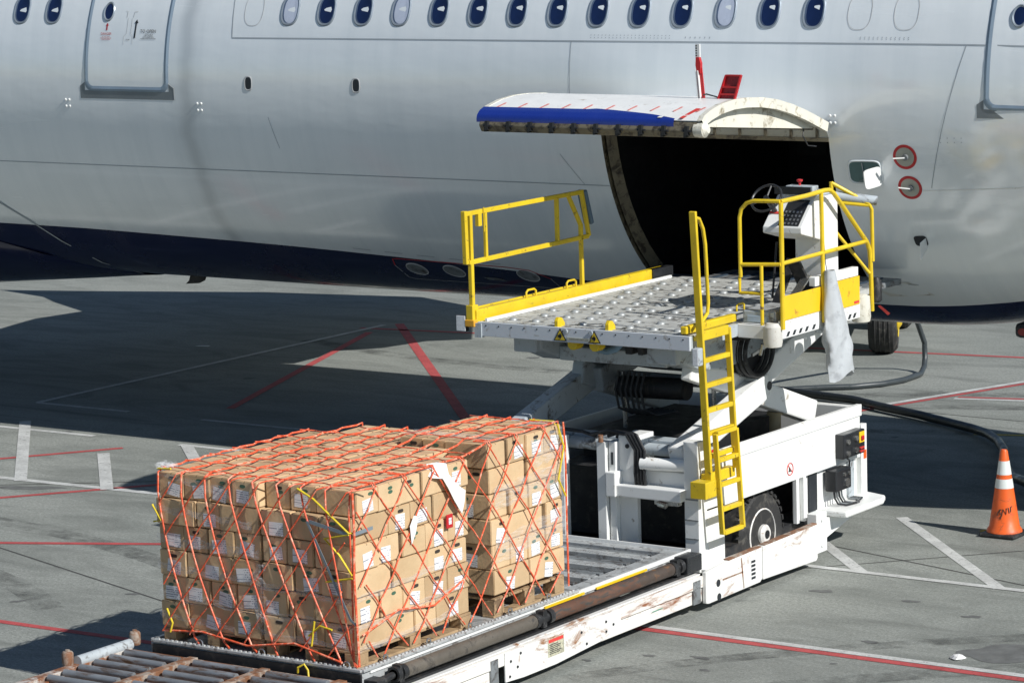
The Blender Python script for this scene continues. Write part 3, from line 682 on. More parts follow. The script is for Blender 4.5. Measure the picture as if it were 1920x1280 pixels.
# drive shaft along the side
ds = MB().tube([(.09,.42,.485),(.09,2.33,.485)], .060, 20).build('drive_shaft', PIPE, loader, smooth=True)
m = MB(); m.tube([(.09,2.60,.485),(.09,4.0,.485)], .060, 20); m.build('shaft_tube', RUST, ds, smooth=True)
m = MB(); m.tube([(.09,4.0,.485),(.09,4.62,.485)], .060, 20); m.build('shaft_sleeve', M('dark_brown_tube',(.07,.052,.042),.6,var=.4,dirt=(.18,.09,.04),dirt_amt=.25,dirt_scale=9), ds, smooth=True)
for ya, yb in ((2.33,2.60),(.30,.44),(4.6,4.78)):
    m = MB(); m.tube([(.09,ya,.485),(.09,ya+.05,.485)], .066, 18); m.tube([(.09,yb-.06,.485),(.09,yb,.485)], .066, 18); m.tube([(.09,ya,.485),(.09,yb,.485)], .046, 14); m.box(.05,.13,(ya+yb)/2-.03,(ya+yb)/2+.03,.41,.56)
    m.build('shaft_coupling', BLACK, ds, smooth=True)
m = MB(); m.box(-.02,.16,4.80,5.06,.40,.56); m.box(.0,.12,4.74,4.8,.44,.54); m.build('shaft_bearing', BLK, ds, bevel=.01)
m = MB(); m.box(-.02,.14,.02,.16,.36,.50); m.tube([(.09,.14,.47),(.09,.30,.485)], .03, 12); m.box(.02,.13,-.05,.03,.40,.47); m.build('shaft_universal_joint', BLACK, ds, bevel=.008)
# side beam
m = MB(); m.box(.10,.20,-1.4,5.0,.245,.355); m.box(.10,.185,-1.4,1.62,.11,.235); m.box(.10,.185,3.15,5.0,.11,.235); sb = m.build('side_beam', W_RUST, loader, bevel=.006)
m = MB(); m.prism([(1.72,.355),(1.72,.10),(2.0,.085),(2.5,.085),(3.25,.13),(3.55,.235),(3.55,.355)], 'x', .198, .214); sp = m.build('beam_plate', W_GRIMY, sb, bevel=.004)
for ya, yb in ((1.52,1.63),(4.82,4.95)): MB().box(.188,.205,ya,yb,.11,.33).build('beam_rib', GREY, sb)
m = MB(); m.box(.05,.115,-.2,4.9,.36,.395); m.build('beam_tray', DARK, sb)
m = MB(); m.box(.10,.17,.2,5.0,.36,.372); m.build('beam_ledge', W_GRIMY, sb)
m = MB(); m.box(.2145,.217,2.37,2.62,.17,.33); st = m.build('notice_sticker', M('yellowed_notice',(.62,.60,.44),.6,var=.1,dirt=(.3,.29,.22),dirt_amt=.6,dirt_scale=40), sb)
m = MB(); m.box(.217,.2185,2.38,2.61,.295,.325); m.build('sticker_header', REDL, st)
m = MB()
for k in range(6): m.box(.217,.2183,2.39,2.52+.07*((k*37) % 10)/10,.272-.016*k,.279-.016*k)
m.build('sticker_lines', INK, st)
m = MB(); m.box(.2006,.202,4.1,4.28,.20,.206); m.build('green_mark', M('green_paint',(.05,.35,.22),.5), sb)
m = MB()
for (y, z) in ((1.8,.27),(1.9,.2),(1.78,.14),(1.95,.31),(3.3,.29),(3.42,.24),(3.3,.2),(2.98,.16),(2.9,.28)): m.tube([(.212,y,z),(.222,y,z)], .012, 8)
m.build('beam_bolt', BLK, sb)
m = MB(); m.prism([(5.0,.39),(5.0,.09),(5.05,.08),(6.0,.09),(6.05,.12),(6.05,.43),(5.4,.42)], 'x', .19, .235); bp = m.build('bumper', W_GRIMY, loader, bevel=.008)
m = MB(); m.prism([(6.07,.43),(6.07,.10),(7.12,.075),(7.15,.10),(7.15,.44)], 'x', .185, .23); m.build('bumper_plate', W_GRIMY, bp, bevel=.008)
m = MB(); m.bar((.205,5.42,.425),(.205,6.03,.436),.06,.012); m.bar((.20,6.1,.436),(.20,7.14,.446),.06,.012); m.bar((.236,5.65,.40),(.236,5.69,.10),.003,.02,(0,1,0)); m.bar((.236,5.3,.26),(.236,5.68,.26),.003,.016); m.build('rust_streak', RUSTY, bp)
for y, z in ((5.22,.245),(5.23,.11)):
    m = MB(); m.tube([(.2345,y,z),(.2375,y,z)], .036, 16); m.build('bumper_hole', INK, bp)
m = MB(); m.box(.2355,.238,5.82,5.92,.13,.35); pg = m.build('placard', PAPER, bp)
m = MB()
for k in range(5): m.box(.238,.2392,5.83,5.91,.15+.04*k,.175+.04*k)
m.build('placard_print', INK, pg)
m = MB(); m.box(.10,.21,7.17,7.38,.13,.53); m.tube([(.21,7.27,.46),(.225,7.27,.46)], .02, 10); m.tube([(.21,7.27,.2),(.225,7.27,.2)], .02, 10); m.build('bumper_end', W_PAINT, bp, bevel=.015)
# chassis
m = MB()
m.box(-.035,.0,5.42,8.48,.87,1.415); m.box(-.05,.012,5.42,8.50,1.30,1.418)
m.box(XL,XL+.035,5.42,8.48,.4,1.415)
m.box(XL+.04,-.05,8.36,8.46,.5,1.41)
ch = m.build('chassis', W_PAINT, loader, bevel=.006)
m = MB(); m.box(-.06,.185,5.3,7.2,.30,.335); m.build('wheel_arch_sill', W_PAINT, ch, bevel=.004)
m = MB(); m.box(-.04,.004,7.14,7.20,.42,1.2); m.box(-.04,.006,7.28,7.33,.42,1.2); m.box(-.08,-.05,7.2,7.28,.42,1.2); m.build('chassis_post', W_PAINT, ch, bevel=.004)
m = MB(); m.box(-.10,-.06,7.33,8.56,.42,1.24); m.build('side_bulkhead', W_PAINT, ch)
m = MB(); m.box(-.052,-.04,7.47,7.64,.47,.98); m.build('vent_slot', INK, ch, bevel=.03)
m = MB(); m.box(-.06,.0,8.50,8.62,.44,1.20); m.build('rear_flange', W_PAINT, ch, bevel=.004)
m = MB(); m.box(.0005,.006,8.545,8.60,.84,.93); m.build('orange_reflector', ORANGE, ch)
m = MB(); m.box(-.06,-.03,8.28,8.40,.44,1.18); m.build('cable_duct', GREYW, ch, bevel=.004)
m = MB(); m.prism([(-.06,7.66),(.28,7.66),(.28,8.45),(.22,8.60),(-.06,8.70)], 'z', .405, .47); m.build('rear_step', W_PAINT, ch, bevel=.02)
m = MB(); m.prism([(7.4,.40),(8.5,.40),(7.5,.18),(7.4,.18)], 'x', .02, .08); m.build('step_gusset', W_PAINT, ch)
m = MB(); m.box(-.02,.10,7.95,8.40,.94,1.19); cb = m.build('control_box', BLK, ch, bevel=.012)
m = MB()
for y, z in ((8.03,1.11),(8.03,.99),(8.2,1.12),(8.2,1.0)): MB().tube([(.10,y,z),(.122,y,z)], .028, 14).build('gauge', STEEL, cb, smooth=True)
m = MB(); m.box(.1,.106,8.27,8.38,1.06,1.17); yp = m.build('yellow_plate', YELB, cb); m = MB(); m.box(.106,.125,8.30,8.35,1.08,1.13); m.build('stop_switch', RED, cb, bevel=.01)
m = MB()
for k in range(3):
    for j in range(2): MB().tube([(.10,8.29+.03*k,.97+.035*j),(.115,8.29+.03*k,.97+.035*j)], .011, 8).build('push_button', REDL, cb)
m = MB(); m.box(-.03,.10,7.78,8.10,.63,.85); sbx = m.build('socket_box', BLK, ch, bevel=.012)
m = MB(); m.tube([(.10,8.0,.70),(.115,8.0,.70)], .045, 16); m.tube([(.1,7.95,.79),(.113,7.95,.79)], .02, 10); m.tube([(.1,8.05,.79),(.113,8.05,.79)], .02, 10); m.build('socket_cover', STEEL, sbx, smooth=True)
for k in range(4):
    m = MB(); y = 7.82+.05*k; m.tube([(.05,y,.63),(.06,y,.56),(.08,y+.03,.50),(.14,y+.10,.482),(.17,y+.25-.03*k,.482),(.10,8.32-.03*k,.482),(.0,8.30-.03*k,.485)], .011, 8); m.build('cable_loop', GREY if k % 2 else BLK, sbx, smooth=True)
m = MB(); m.tube([(.06,8.05,.95),(.07,8.12,.90),(.06,8.13,.84)], .010, 8); m.build('link_cable', BLK, cb)
# prohibition sign on the panel: red ring with a diagonal bar
m = MB(); c = (.0025,7.02,1.0)
rg = [(c[0], c[1]+.06*cos(a), c[2]+.06*sin(a)) for a in [2*pi*i/24 for i in range(24)]]; m.tube(rg, .005, 6, closed=True); m.bar((c[0],c[1]-.04,c[2]+.045),(c[0],c[1]+.045,c[2]-.04),.004,.010,(1,0,0)); sg = m.build('prohibition_sign', REDL, ch)
m = MB(); m.box(.0015,.003,6.99,7.05,.975,.985); m.box(.0015,.003,7.0,7.02,.98,1.02); m.build('sign_figure', INK, sg)
# dark boxes added inside the chassis to block light
m = MB(); m.box(XL+.3,-.35,5.75,8.3,.45,1.12); m.box(-1.9,-.6,6.2,7.9,1.12,1.38); m.box(XL+.06,-.06,5.5,8.3,.33,.42); m.build('light_block', DARK, loader)
m = MB(); m.tube([(-.35,7.35,1.30),(-.35,7.35,1.47)], .06, 16); m.tube([(-.35,7.35,1.47),(-.35,7.35,1.50)], .085, 16); m.build('filter_pot', M('beige_pot',(.35,.28,.16),.5), loader, smooth=True)
# front frame
m = MB(); m.box(-1.09,-.99,5.20,5.30,.46,1.50); m.box(-.975,-.90,5.24,5.36,.46,1.50); m.box(-.90,-.70,5.30,5.36,.46,1.56); m.box(-.90,-.70,5.36,5.62,1.0,1.56); fp = m.build('mast_post', W_PAINT, loader, bevel=.006)
m = MB(); m.tube([(-1.03,5.19,1.50),(-1.03,5.19,1.57)], .025, 10); m.build('post_bolt', RUSTY, fp)
m = MB(); m.box(-.945,-.925,5.232,5.241,1.28,1.40); m.build('post_slot', INK, fp)
m = MB(); m.tube([(-.80,5.292,1.46),(-.80,5.300,1.46)], .022, 12); m.build('lifting_hole', INK, fp)
m = MB(); m.box(-1.60,-1.47,5.20,5.30,.46,1.52); m.box(-1.78,-1.62,5.30,5.36,.46,1.50); m.build('mast_post', W_PAINT, loader, bevel=.006)
m = MB(); m.box(-.16,.0,5.28,5.42,.30,1.56); m.box(-.035,.0,5.42,5.75,.32,.90); rp = m.build('corner_post', W_PAINT, loader, bevel=.008)
m = MB(); m.box(-.10,-.03,5.274,5.282,.36,.42); m.build('post_hole', INK, rp, bevel=.02)
for z in (.62,.80,1.0): 
    m = MB(); m.box(-.155,-.005,5.272,5.285,z,z+.012); m.build('weld_line', GREY, rp)
m = MB(); m.box(-.90,-.14,5.18,5.34,.985,1.10); cbm = m.build('cross_beam', W_PAINT, loader, bevel=.012)
m = MB(); m.box(-.72,-.15,5.34,5.46,1.05,1.24); m.box(-.97,-.86,5.16,5.38,.98,1.22); m.build('beam_web', W_PAINT, cbm, bevel=.01)
m = MB(); m.box(-2.1,-.14,5.52,5.70,1.38,1.50); m.build('chassis_cross_member', GREYW, loader, bevel=.012)
m = MB(); m.tube([(-.62,5.26,1.315),(-.16,5.34,1.315)], .062, 18); m.build('pivot_tube', W_PAINT, loader, smooth=True)
m = MB()
for k in range(4):
    x = -.68+.035*k; m.tube([(-1.25+.1*k,5.35,1.53),(-1.0+.08*k,5.30,1.60),(-.80+.04*k,5.28,1.58),(x,5.25,1.44),(x,5.24,1.22),(x-.02,5.3,1.0)], .016, 8)
m.tube([(-1.75,5.40,1.5),(-1.6,5.36,1.56),(-1.35,5.36,1.55),(-1.2,5.4,1.5)], .018, 8); m.build('hydraulic_hose', BLACK, loader, smooth=True)
m = MB(); m.box(-.55,-.28,5.36,5.44,.90,.985); m.tube([(-.5,5.35,.92),(-.4,5.34,.90)], .03, 10); m.build('valve_block', STEEL, loader, bevel=.01)
m = MB(); m.box(-.48,-.44,5.33,5.35,.955,.985); m.build('valve_tag', RED, loader)
# wheels
def wheel(x, y, r, w, out):
    t = MB(); t.lathe([(r*.62,-w/2),(r*.90,-w/2),(r,-w/2+.05),(r,w/2-.05),(r*.90,w/2),(r*.62,w/2)], (x,y,r), 'x', 44); tt = t.build('tyre', TYRE, None, smooth=True)
    return tt
def make_wheel(parent, x, y, r, w, rimmat=RIM, treads=True):
    m = MB(); m.lathe([(r*.60,-w/2),(r*.90,-w/2+.005),(r,-w/2+.05),(r,w/2-.05),(r*.90,w/2-.005),(r*.60,w/2)], (x,y,r), 'x', 44)
    if treads:
        for k in range(30):
            a = 2*pi*k/30; c = Vector((0,cos(a),sin(a))); m.bar(Vector((x+.02,y,r))+c*(r*.955), Vector((x+w/2-.012,y,r))+c*(r*1.0), .05, .03, c)
    wh = m.build('wheel', TYRE, parent, smooth=True)
    m = MB(); m.lathe([(r*.61,-w/2+.02),(r*.61,w/2-.005),(r*.565,w/2+.008),(r*.54,w/2-.01),(r*.50,w/2-.07),(r*.22,w/2-.05),(r*.22,w/2+.03),(r*.17,w/2+.05),(r*.05,w/2+.05)], (x,y,r), 'x', 36); rm = m.build('rim', rimmat, wh, smooth=True)
    m = MB()
    for k in range(10):
        a = 2*pi*k/10; c = Vector((x+w/2-.062,y+.32*r*cos(a),r+.32*r*sin(a))); MB().tube([c, c+Vector((.045,0,0))], .016, 8).build('wheel_nut', STEEL, wh, smooth=True)
    m = MB(); m.tube([(x+w/2+.05,y,r),(x+w/2+.056,y,r)], r*.10, 16); m.build('hub_cap', BLK, wh)
    return wh
make_wheel(loader, -.19, 6.56, .43, .27); make_wheel(loader, XL+.3, 6.56, .43, .27)
m = MB(); m.tube([(XL+.4,6.56,.43),(-.35,6.56,.43)], .07, 12); m.build('axle', DARK, loader)
# scissor lift
def arm(x, a, b, w, h, nm='scissor_arm', mat=W_PAINT):
    m = MB(); m.bar((x,*a),(x,*b),w,h); o = m.build(nm, mat, loader, bevel=.02); return o
aR = arm(-.28,(5.35,1.37),(7.0,1.84),.17,.25); arm(-.40,(6.6,1.72),(8.35,2.28),.14,.25); arm(-.30,(6.75,1.82),(7.98,1.40),.15,.24); arm(-.42,(5.8,2.16),(7.2,1.70),.12,.22)
arm(-1.98,(5.0,1.48),(6.65,1.95),.17,.25,mat=GREYW); arm(-1.86,(6.4,1.86),(8.3,2.3),.14,.25,mat=GREYW); arm(-1.95,(6.2,1.97),(8.0,1.38),.15,.24,mat=GREYW)
m = MB(); m.tube([(-.19,6.98,1.83),(-.33,6.98,1.83)], .045, 16); m.build('pivot_pin', BLK, aR, smooth=True)
for y, z in ((5.45,1.42),(6.9,1.83),(8.2,2.24)): MB().tube([(-2.0,y,z),(-.2,y,z)], .06, 14).build('scissor_shaft', GREYW, loader, smooth=True)
m = MB(); m.tube([(-1.62,6.5,1.80),(-.85,6.5,1.82)], .11, 18); cy = m.build('lift_cylinder', DARK, loader, smooth=True)
for x in (-1.6,-.55): MB().tube([(x,6.5,1.95),(x,6.52,1.38)], .022, 10).build('lift_rod', STEEL, cy, smooth=True)
m = MB()
for k in range(6):
    x = -1.55+.06*k; m = MB(); m.tube([(x,6.35,1.98),(x-.02,6.30,1.80),(x+.02,6.3,1.62),(x+.12,6.38,1.56),(x+.3,6.5,1.6)], .014, 7); m.build('supply_hose', BLACK, cy, smooth=True)
m = MB(); rg = [(-.20,6.80+.27*cos(a),2.20+.24*sin(a)) for a in [2*pi*i/28 for i in range(28)]]
for k in range(3): m.tube([(p[0]-.06*k,p[1],p[2]) for p in rg], .024, 8, closed=True)
hr = m.build('hose_reel', BLACK, loader, smooth=True)
m = MB(); m.tube([(-.34,6.8,2.2),(-.32,6.8,2.2)], .22, 24); m.build('reel_disc', DARK, hr); m = MB(); m.bar((-.2,6.66,2.18),(-.2,6.98,2.24),.02,.03); m.tube([(-.2,6.82,2.16),(-.17,6.82,2.27)], .02, 8); m.build('reel_fitting', STEEL, hr)
# bridge platform
BX0, BX1, BY0, BY1, BZ = -2.36, .03, 5.08, 8.66, 2.6
m = MB(); m.box(BX0,BX1,BY0+.05,BY1,BZ-.06,BZ-.005); br = m.build('bridge_platform', DECK, loader)
# deck plates with gaps
m = MB(); nx = 5
for j in range(9):
    y0 = BY0+.08+j*.395; m.box(BX0+.12,BX1-.10,y0,y0+.375,BZ-.004,BZ+.003)
m.build('deck_plate', DECK, br, bevel=.003)
m = MB(); m.box(BX0,BX1+.03,BY0,BY0+.03,BZ-.135,BZ+.004); fa = m.build('front_fascia', M('fascia_paint',(.60,.64,.68),.45,var=.06,dirt=(.3,.27,.22),dirt_amt=.15,dirt_scale=9), br, bevel=.004)
m = MB(); m.box(BX0,BX0+.02,BY0+.03,BY1,BZ-.12,BZ+.0); m.box(BX1-.0,BX1+.02,BY0+.03,6.0,BZ-.12,BZ-.0); m.box(BX0-.03,BX0+.05,BY0-.012,BY0+.05,BZ-.15,BZ-.01); m.build('bridge_edge', GREYW, br)
m = MB(); m.box(BX0+.05,BX0+.075,BY0+.06,BY1-.1,BZ,BZ+.03); m.build('white_edge', W_PAINT, br)
m = MB()
for k in range(16): m.tube([(BX0+.1+.15*k,BY0-.003,BZ-.03),(BX0+.1+.15*k,BY0,BZ-.03)], .008, 6)
m.build('fascia_rivet', INK, fa)
for k, x in enumerate((-1.39,-1.0)):
    m = MB(); z = BZ-.06+.004; m.add([(x-.075,BY0-.004,BZ-.125),(x+.075,BY0-.004,BZ-.125),(x,BY0-.004,BZ-.0),], [(0,1,2)]); t = m.build('warning_triangle', INK, fa)
    m = MB(); m.add([(x-.058,BY0-.006,BZ-.116),(x+.058,BY0-.006,BZ-.116),(x,BY0-.006,BZ-.020)], [(0,1,2)]); m.build('yellow_field', YEL, t)
    m = MB(); m.box(x-.022,x+.018,BY0-.009,BY0-.007,BZ-.092,BZ-.068); m.box(x-.004,x+.008,BY0-.009,BY0-.007,BZ-.106,BZ-.055); m.box(x-.03,x-.012,BY0-.009,BY0-.007,BZ-.08,BZ-.072); m.build('hand_pictogram', INK, t)
for x in (-1.325,-1.035):
    m = MB(); m.tube([(x,BY0-.012,BZ-.03),(x,BY0,BZ-.03)], .022, 16); m.build('eye_bolt', GREYW, fa, smooth=True)
m = MB(); m.box(-1.31,-1.04,BY0-.006,BY0,BZ-.115,BZ-.085); pl = m.build('warning_plate', M('plate_grey',(.42,.43,.36),.5,var=.1), fa)
def flat_text(body, size, loc, mat, parent, rot=(radians(90),0,0), name='lettering'):
    c = bpy.data.curves.new(name, 'FONT'); c.body = body; c.size = size; c.align_x = 'CENTER'; c.resolution_u = 2
    o = bpy.data.objects.new(name, c); COL.objects.link(o); o.parent = parent; c.materials.append(mat)
    o.location = Vector(loc)-Vector(ROOT[parent.name]); o.rotation_euler = rot; return to_mesh(o)
flat_text('WARNING KEEP HANDS CLEAR', .0155, (-1.175,BY0-.0075,BZ-.105), INK, pl)
# ball transfer units
bt = MB(); bt.lathe([(.046,-.001),(.044,.010),(.034,.021),(.016,.027)], (0,0,0), 'z', 14)
t0 = bt.build('ball_transfer', M('ball_unit_grey',(.38,.40,.40),.4,metal=.2,var=.2), br, smooth=True); org = Vector(ROOT[br.name])
t0.data.transform(Matrix.Translation(org)); spots = []
bm_ = bmesh.new(); bm_.from_mesh(t0.data)
f_ = bm_.faces.new([bm_.verts.new(p) for p in ((-.085,-.014,.0012),(.085,-.014,.0012),(.085,.014,.0012),(-.085,.014,.0012))]); f_.material_index = 1  # dark strip painted in for the shade of the unit's pocket
bm_.to_mesh(t0.data); bm_.free(); t0.data.materials.append(INK)
for j in range(10):
    for i in range(8): spots.append((BX0+.26+.27*i+(.135 if j % 2 else 0), BY0+.24+.345*j))
spots = [s for s in spots if s[0] < BX1-.12]
for k, s in enumerate(spots):
    o = t0 if k == 0 else t0.copy()
    if k: COL.objects.link(o); o.parent = br
    o.location = Vector((s[0],s[1],BZ+.003))-org
for x in (-1.45,-.87):
    m = MB(); m.prism([(BY0+.02,BZ-.02),(BY0+.14,BZ-.02),(BY0+.15,BZ+.03),(BY0+.10,BZ+.085),(BY0+.05,BZ+.095),(BY0+.02,BZ+.06)], 'x', x-.022, x+.022); m.build('stop_lug', YEL, br, bevel=.008)
for x in (-1.31,-1.06):
    m = MB(); m.prism([(x+.06*cos(a),BZ-.165+.06*sin(a)) for a in [2*pi*i/8+.4 for i in range(8)]], 'y', BY0+.08, BY0+.2); m.build('stop_roller', YEL, br, bevel=.008)
m = MB(); m.tube([(-1.15,BY0+.25,BZ-.22),(-1.02,BY0+.25,BZ-.24),(-.92,BY0+.25,BZ-.21),(-.86,BY0+.25,BZ-.15)], .035, 12); m.build('blue_duct', M('blue_grey_duct',(.16,.27,.36),.5), br, smooth=True)
m = MB(); m.box(-.80,-.72,5.3,5.5,BZ-.25,BZ-.14); m.box(-.66,-.60,5.3,5.5,BZ-.25,BZ-.14); m.build('valve_bracket', DARK, br, bevel=.01)
# far extension leading into the hold
m = MB(); m.box(-2.15,-.1,BY1+.02,9.62,BZ-.09,BZ-.03); m.build('bridge_extension', GREY, br, bevel=.01)
m = MB()
for k in range(7): m.box(-2.0+.28*k,-1.96+.28*k,BY1+.05,9.55,BZ-.029,BZ-.018)
m.build('extension_guide', M('blue_steel',(.08,.12,.17),.4,metal=.5), br)
# underframe
m = MB()
for x0, x1 in ((-2.14,-1.86),(-.62,-.30)):
    m.prism([(5.45,BZ-.07),(8.5,BZ-.07),(8.5,BZ-.30),(6.3,BZ-.52),(5.85,BZ-.45),(5.45,BZ-.30)], 'x', x0, x1)
uf = m.build('underframe', GREYW, br, bevel=.02)
for a in ((-1.86,-.62,5.75,5.95,BZ-.44,BZ-.30),(-1.86,-.62,7.7,7.9,BZ-.4,BZ-.2)): MB().box(*a).build('underframe_cross_beam', GREYW, uf, bevel=.012)
m = MB(); m.add([(-2.1,5.95,BZ-.42),(-.32,5.95,BZ-.42),(-.5,6.9,BZ-.68),(-1.5,6.9,BZ-.68)], [(0,1,2,3)]); m.add([(-.32,5.95,BZ-.42),(-.32,7.6,BZ-.3),(-.5,6.9,BZ-.68)], [(0,1,2)]); m.add([(-2.1,5.95,BZ-.42),(-1.5,6.9,BZ-.68),(-2.1,7.6,BZ-.3)], [(0,1,2)]); m.build('under_pan', GREY, uf)
for a in ((-2.15,-1.88,5.38,5.47,BZ-.32,BZ-.16),(-.62,-.28,5.38,5.47,BZ-.34,BZ-.10)): MB().box(*a).build('end_block', GREYW, uf, bevel=.015)
m = MB(); m.box(BX0+.1,BX1-.05,6.2,8.6,BZ-.20,BZ-.08); m.build('under_deck', DARK, br)
# left guard rail
def sq(pts, r=.02, mat=YEL): return pts
XG = -2.42
m = MB(); m.bar((XG,BY0+.02,BZ+.05),(XG,BY1-.05,BZ+.05),.085,.13); gd = m.build('guide_rail', YEL, br, bevel=.012)
m = MB(); m.bar((XG-.055,BY0,BZ+.075),(XG-.055,7.0,BZ+.075),.03,.10); m.build('guide_flange', YEL, gd, bevel=.006)
m = MB(); m.bar((XG+.02,BY1-.35,BZ+.06),(XG+.02,BY1+.05,BZ+.06),.09,.11); m.build('guide_end', BLK, gd, bevel=.01)
m = MB(); m.box(XG-.075,XG+.04,BY0-.03,BY0+.10,BZ-.05,BZ+.02); m.build('guide_corner', M('orange_yellow_paint',(.75,.38,.03),.45,var=.2), gd, bevel=.01)
for y in (6.02,6.75):
    m = MB(); m.tube([(XG,y,BZ+.11),(XG,y+.0,BZ+.165),(XG,y+.03,BZ+.185),(XG,y+.14,BZ+.185),(XG,y+.17,BZ+.165),(XG,y+.17,BZ+.11)], .011, 8); m.build('hoop_handle', YEL, gd, smooth=True)
XR = -2.43
rails = [((5.04,3.66),(7.10,3.665)),((5.06,3.18),(7.18,3.20)),]
m = MB()
for a, b in rails: m.bar((XR,*a),(XR,*b),.04,.045)
lr = m.build('guard_rail', YEL, br, bevel=.006)
for a, b, w in (((5.10,2.62),(5.10,3.68),.045),((5.02,3.17),(5.01,3.69),.05),((5.36,3.20),(5.36,3.65),.035),((6.62,3.20),(6.62,3.66),.04),((6.83,3.66),(7.05,3.33),.038),((7.05,3.34),(7.05,3.20),.04),((7.05,2.68),(7.05,3.20),.04),((7.08,3.66),(7.20,3.20),.04)):
    m = MB(); m.bar((XR,*a),(XR,*b),w,w,(1,0,0)); m.build('rail_post', YEL, lr, bevel=.006)
m = MB(); m.bar((XR-.02,7.12,3.68),(XR-.02,7.24,3.32),.05,.11,(1,0,0)); m.build('bumper_pad', PAD, lr, bevel=.015)
m = MB(); m.box(XR-.02,XR+.02,5.22,5.28,3.52,3.64); m.tube([(XR+.03,5.30,3.70),(XR+.03,5.30,3.46)], .006, 6); m.build('rail_latch', YEL, lr)
for a in ((XG-.06,XG+.02,5.06,5.16,BZ-.02,BZ+.16),(XG-.04,XG+.04,6.98,7.12,BZ,BZ+.10)): MB().box(*a).build('post_socket', YEL, lr, bevel=.006)
# work lamp at the corner
m = MB(); m.box(-2.60,-2.485,5.06,5.12,2.50,2.66); wl = m.build('work_lamp', BLK, br, bevel=.01); m = MB(); m.box(-2.595,-2.49,5.052,5.06,2.505,2.655); m.build('lens', LAMP, wl, bevel=.003)
m = MB(); m.box(.10,.17,5.06,5.14,2.33,2.50); wl = m.build('work_lamp', GREYW, br, bevel=.012); m = MB(); m.box(.105,.165,5.052,5.06,2.335,2.495); m.build('lens', LAMP, wl, bevel=.003)
# right edge yellow stop and walkway
m = MB(); m.bar((-.03,5.12,BZ+.05),(-.03,6.05,BZ+.05),.07,.075); m.build('edge_stop', YEL, br, bevel=.012)
m = MB(); m.tube([(-.03,6.1,BZ+.10),(-.03,6.1,BZ+.15),(-.03,6.13,BZ+.165),(-.03,6.22,BZ+.165),(-.03,6.24,BZ+.15),(-.03,6.24,BZ+.10)], .010, 8); m.build('hoop_handle', YEL, br, smooth=True)
m = MB(); m.box(.03,.47,6.0,7.62,BZ-.07,BZ+.0); m.box(.05,.45,5.98,6.0,BZ-.13,BZ); wk = m.build('operator_walkway', W_PAINT, br, bevel=.006)
m = MB(); m.box(.05,.40,6.08,6.75,BZ+.0,BZ+.12); ps = m.build('step_box', GREYW, wk, bevel=.01); m = MB(); m.box(.06,.39,6.10,6.74,BZ+.121,BZ+.126); m.build('tread_plate', GALV, ps)
m = MB(); m.box(.10,.32,6.07,6.08,BZ+.015,BZ+.075); m.build('blue_label', M('pale_blue_box',(.42,.52,.62),.4), ps, bevel=.01)
m = MB(); m.box(.45,.475,6.05,7.68,BZ-.14,BZ+.04); sk = m.build('side_skirt', W_PAINT, wk, bevel=.006)
hz = MB()
for k, y in enumerate((6.16,6.28,6.40,6.52,6.66,7.38,7.48)):
    hz.add([(.4765,y,BZ-.125),(.4765,y+.05,BZ-.125),(.4765,y+.085,BZ-.08),(.4765,y+.035,BZ-.08)], [(0,1,2,3)])
hz.build('hazard_dashes', INK, sk)
m = MB(); m.box(.474,.484,6.09,6.92,BZ+.035,BZ+.27); m.build('yellow_side_panel', YELB, wk, bevel=.003)
m = MB(); m.box(.474,.484,6.98,7.62,BZ+.0,BZ+.28); m.build('yellow_side_panel', YELB, wk, bevel=.003)
m = MB(); m.box(.40,.47,6.75,7.62,BZ+.28,BZ+.37); m.build('white_kick_board', W_PAINT, wk, bevel=.006)
m = MB(); m.box(.485,.487,7.50,7.60,BZ+.015,BZ+.04); m.build('red_scuff', REDL, wk)
m = MB(); m.lathe([(.045,0),(.085,.01),(.095,.06),(.09,.20),(.06,.235)], (.40,6.04,BZ-.215), 'z', 18); m.build('corner_buffer', M('dirty_white_buffer',(.62,.61,.56),.6,var=.15,dirt=(.4,.34,.26),dirt_amt=.3), wk, smooth=True)
m = MB(); m.lathe([(.05,0),(.09,.01),(.10,.06),(.09,.26),(.05,.28)], (.44,7.72,BZ-.20), 'z', 18); m.build('corner_buffer', CREAM, wk, smooth=True)
# right rails
XO = .50
def rail(pts, r=.021, parent=None, nm='rail_tube'): return MB().tube(pts, r, 10).build(nm, YEL, parent, smooth=True)
rr_ = MB(); rr_.tube([(XO,6.06,BZ-.04),(XO,6.06,3.775)], .024, 10); rroot = rr_.build('console_rail', YEL, br, smooth=True)
rail([(XO,6.05,3.78),(XO,6.55,3.785),(XO,6.90,3.80),(XO,7.0,3.795),(XO,7.08,3.76),(XO,7.18,3.68),(XO,7.75,3.20),(XO,7.80,3.12),(XO,7.82,3.0),(XO,7.84,2.5)], .023, rroot)
rail([(XO,6.06,3.19),(XO,7.74,3.21)], .021, rroot)
rail([(XO,6.86,BZ-.08),(XO,6.84,3.79)], .022, rroot)
rail([(XO-.42,6.0,3.05),(XO-.42,6.0,3.62),(XO-.40,6.0,3.70),(XO-.34,6.0,3.76),(XO-.26,6.0,3.785),(XO,6.04,3.785)], .020, rroot)
rail([(XO-.42,6.0,3.17),(XO,6.04,3.185)], .019, rroot)
rail([(XO-.43,6.0,3.05),(XO-.43,6.0,2.90),(XO-.20,6.0,2.90)], .017, rroot); rail([(XO-.19,6.0,BZ),(XO-.19,6.0,3.17)], .018, rroot)
rail([(XO-.32,7.62,BZ+.1),(XO-.32,7.62,3.80)], .021, rroot); rail([(XO-.32,7.62,3.79),(XO+.0,7.80,3.58),(XO+.02,7.82,3.52),(XO+.02,7.83,3.0)], .020, rroot); rail([(XO-.32,7.62,3.60),(XO-.0,7.80,3.56)], .018, rroot)
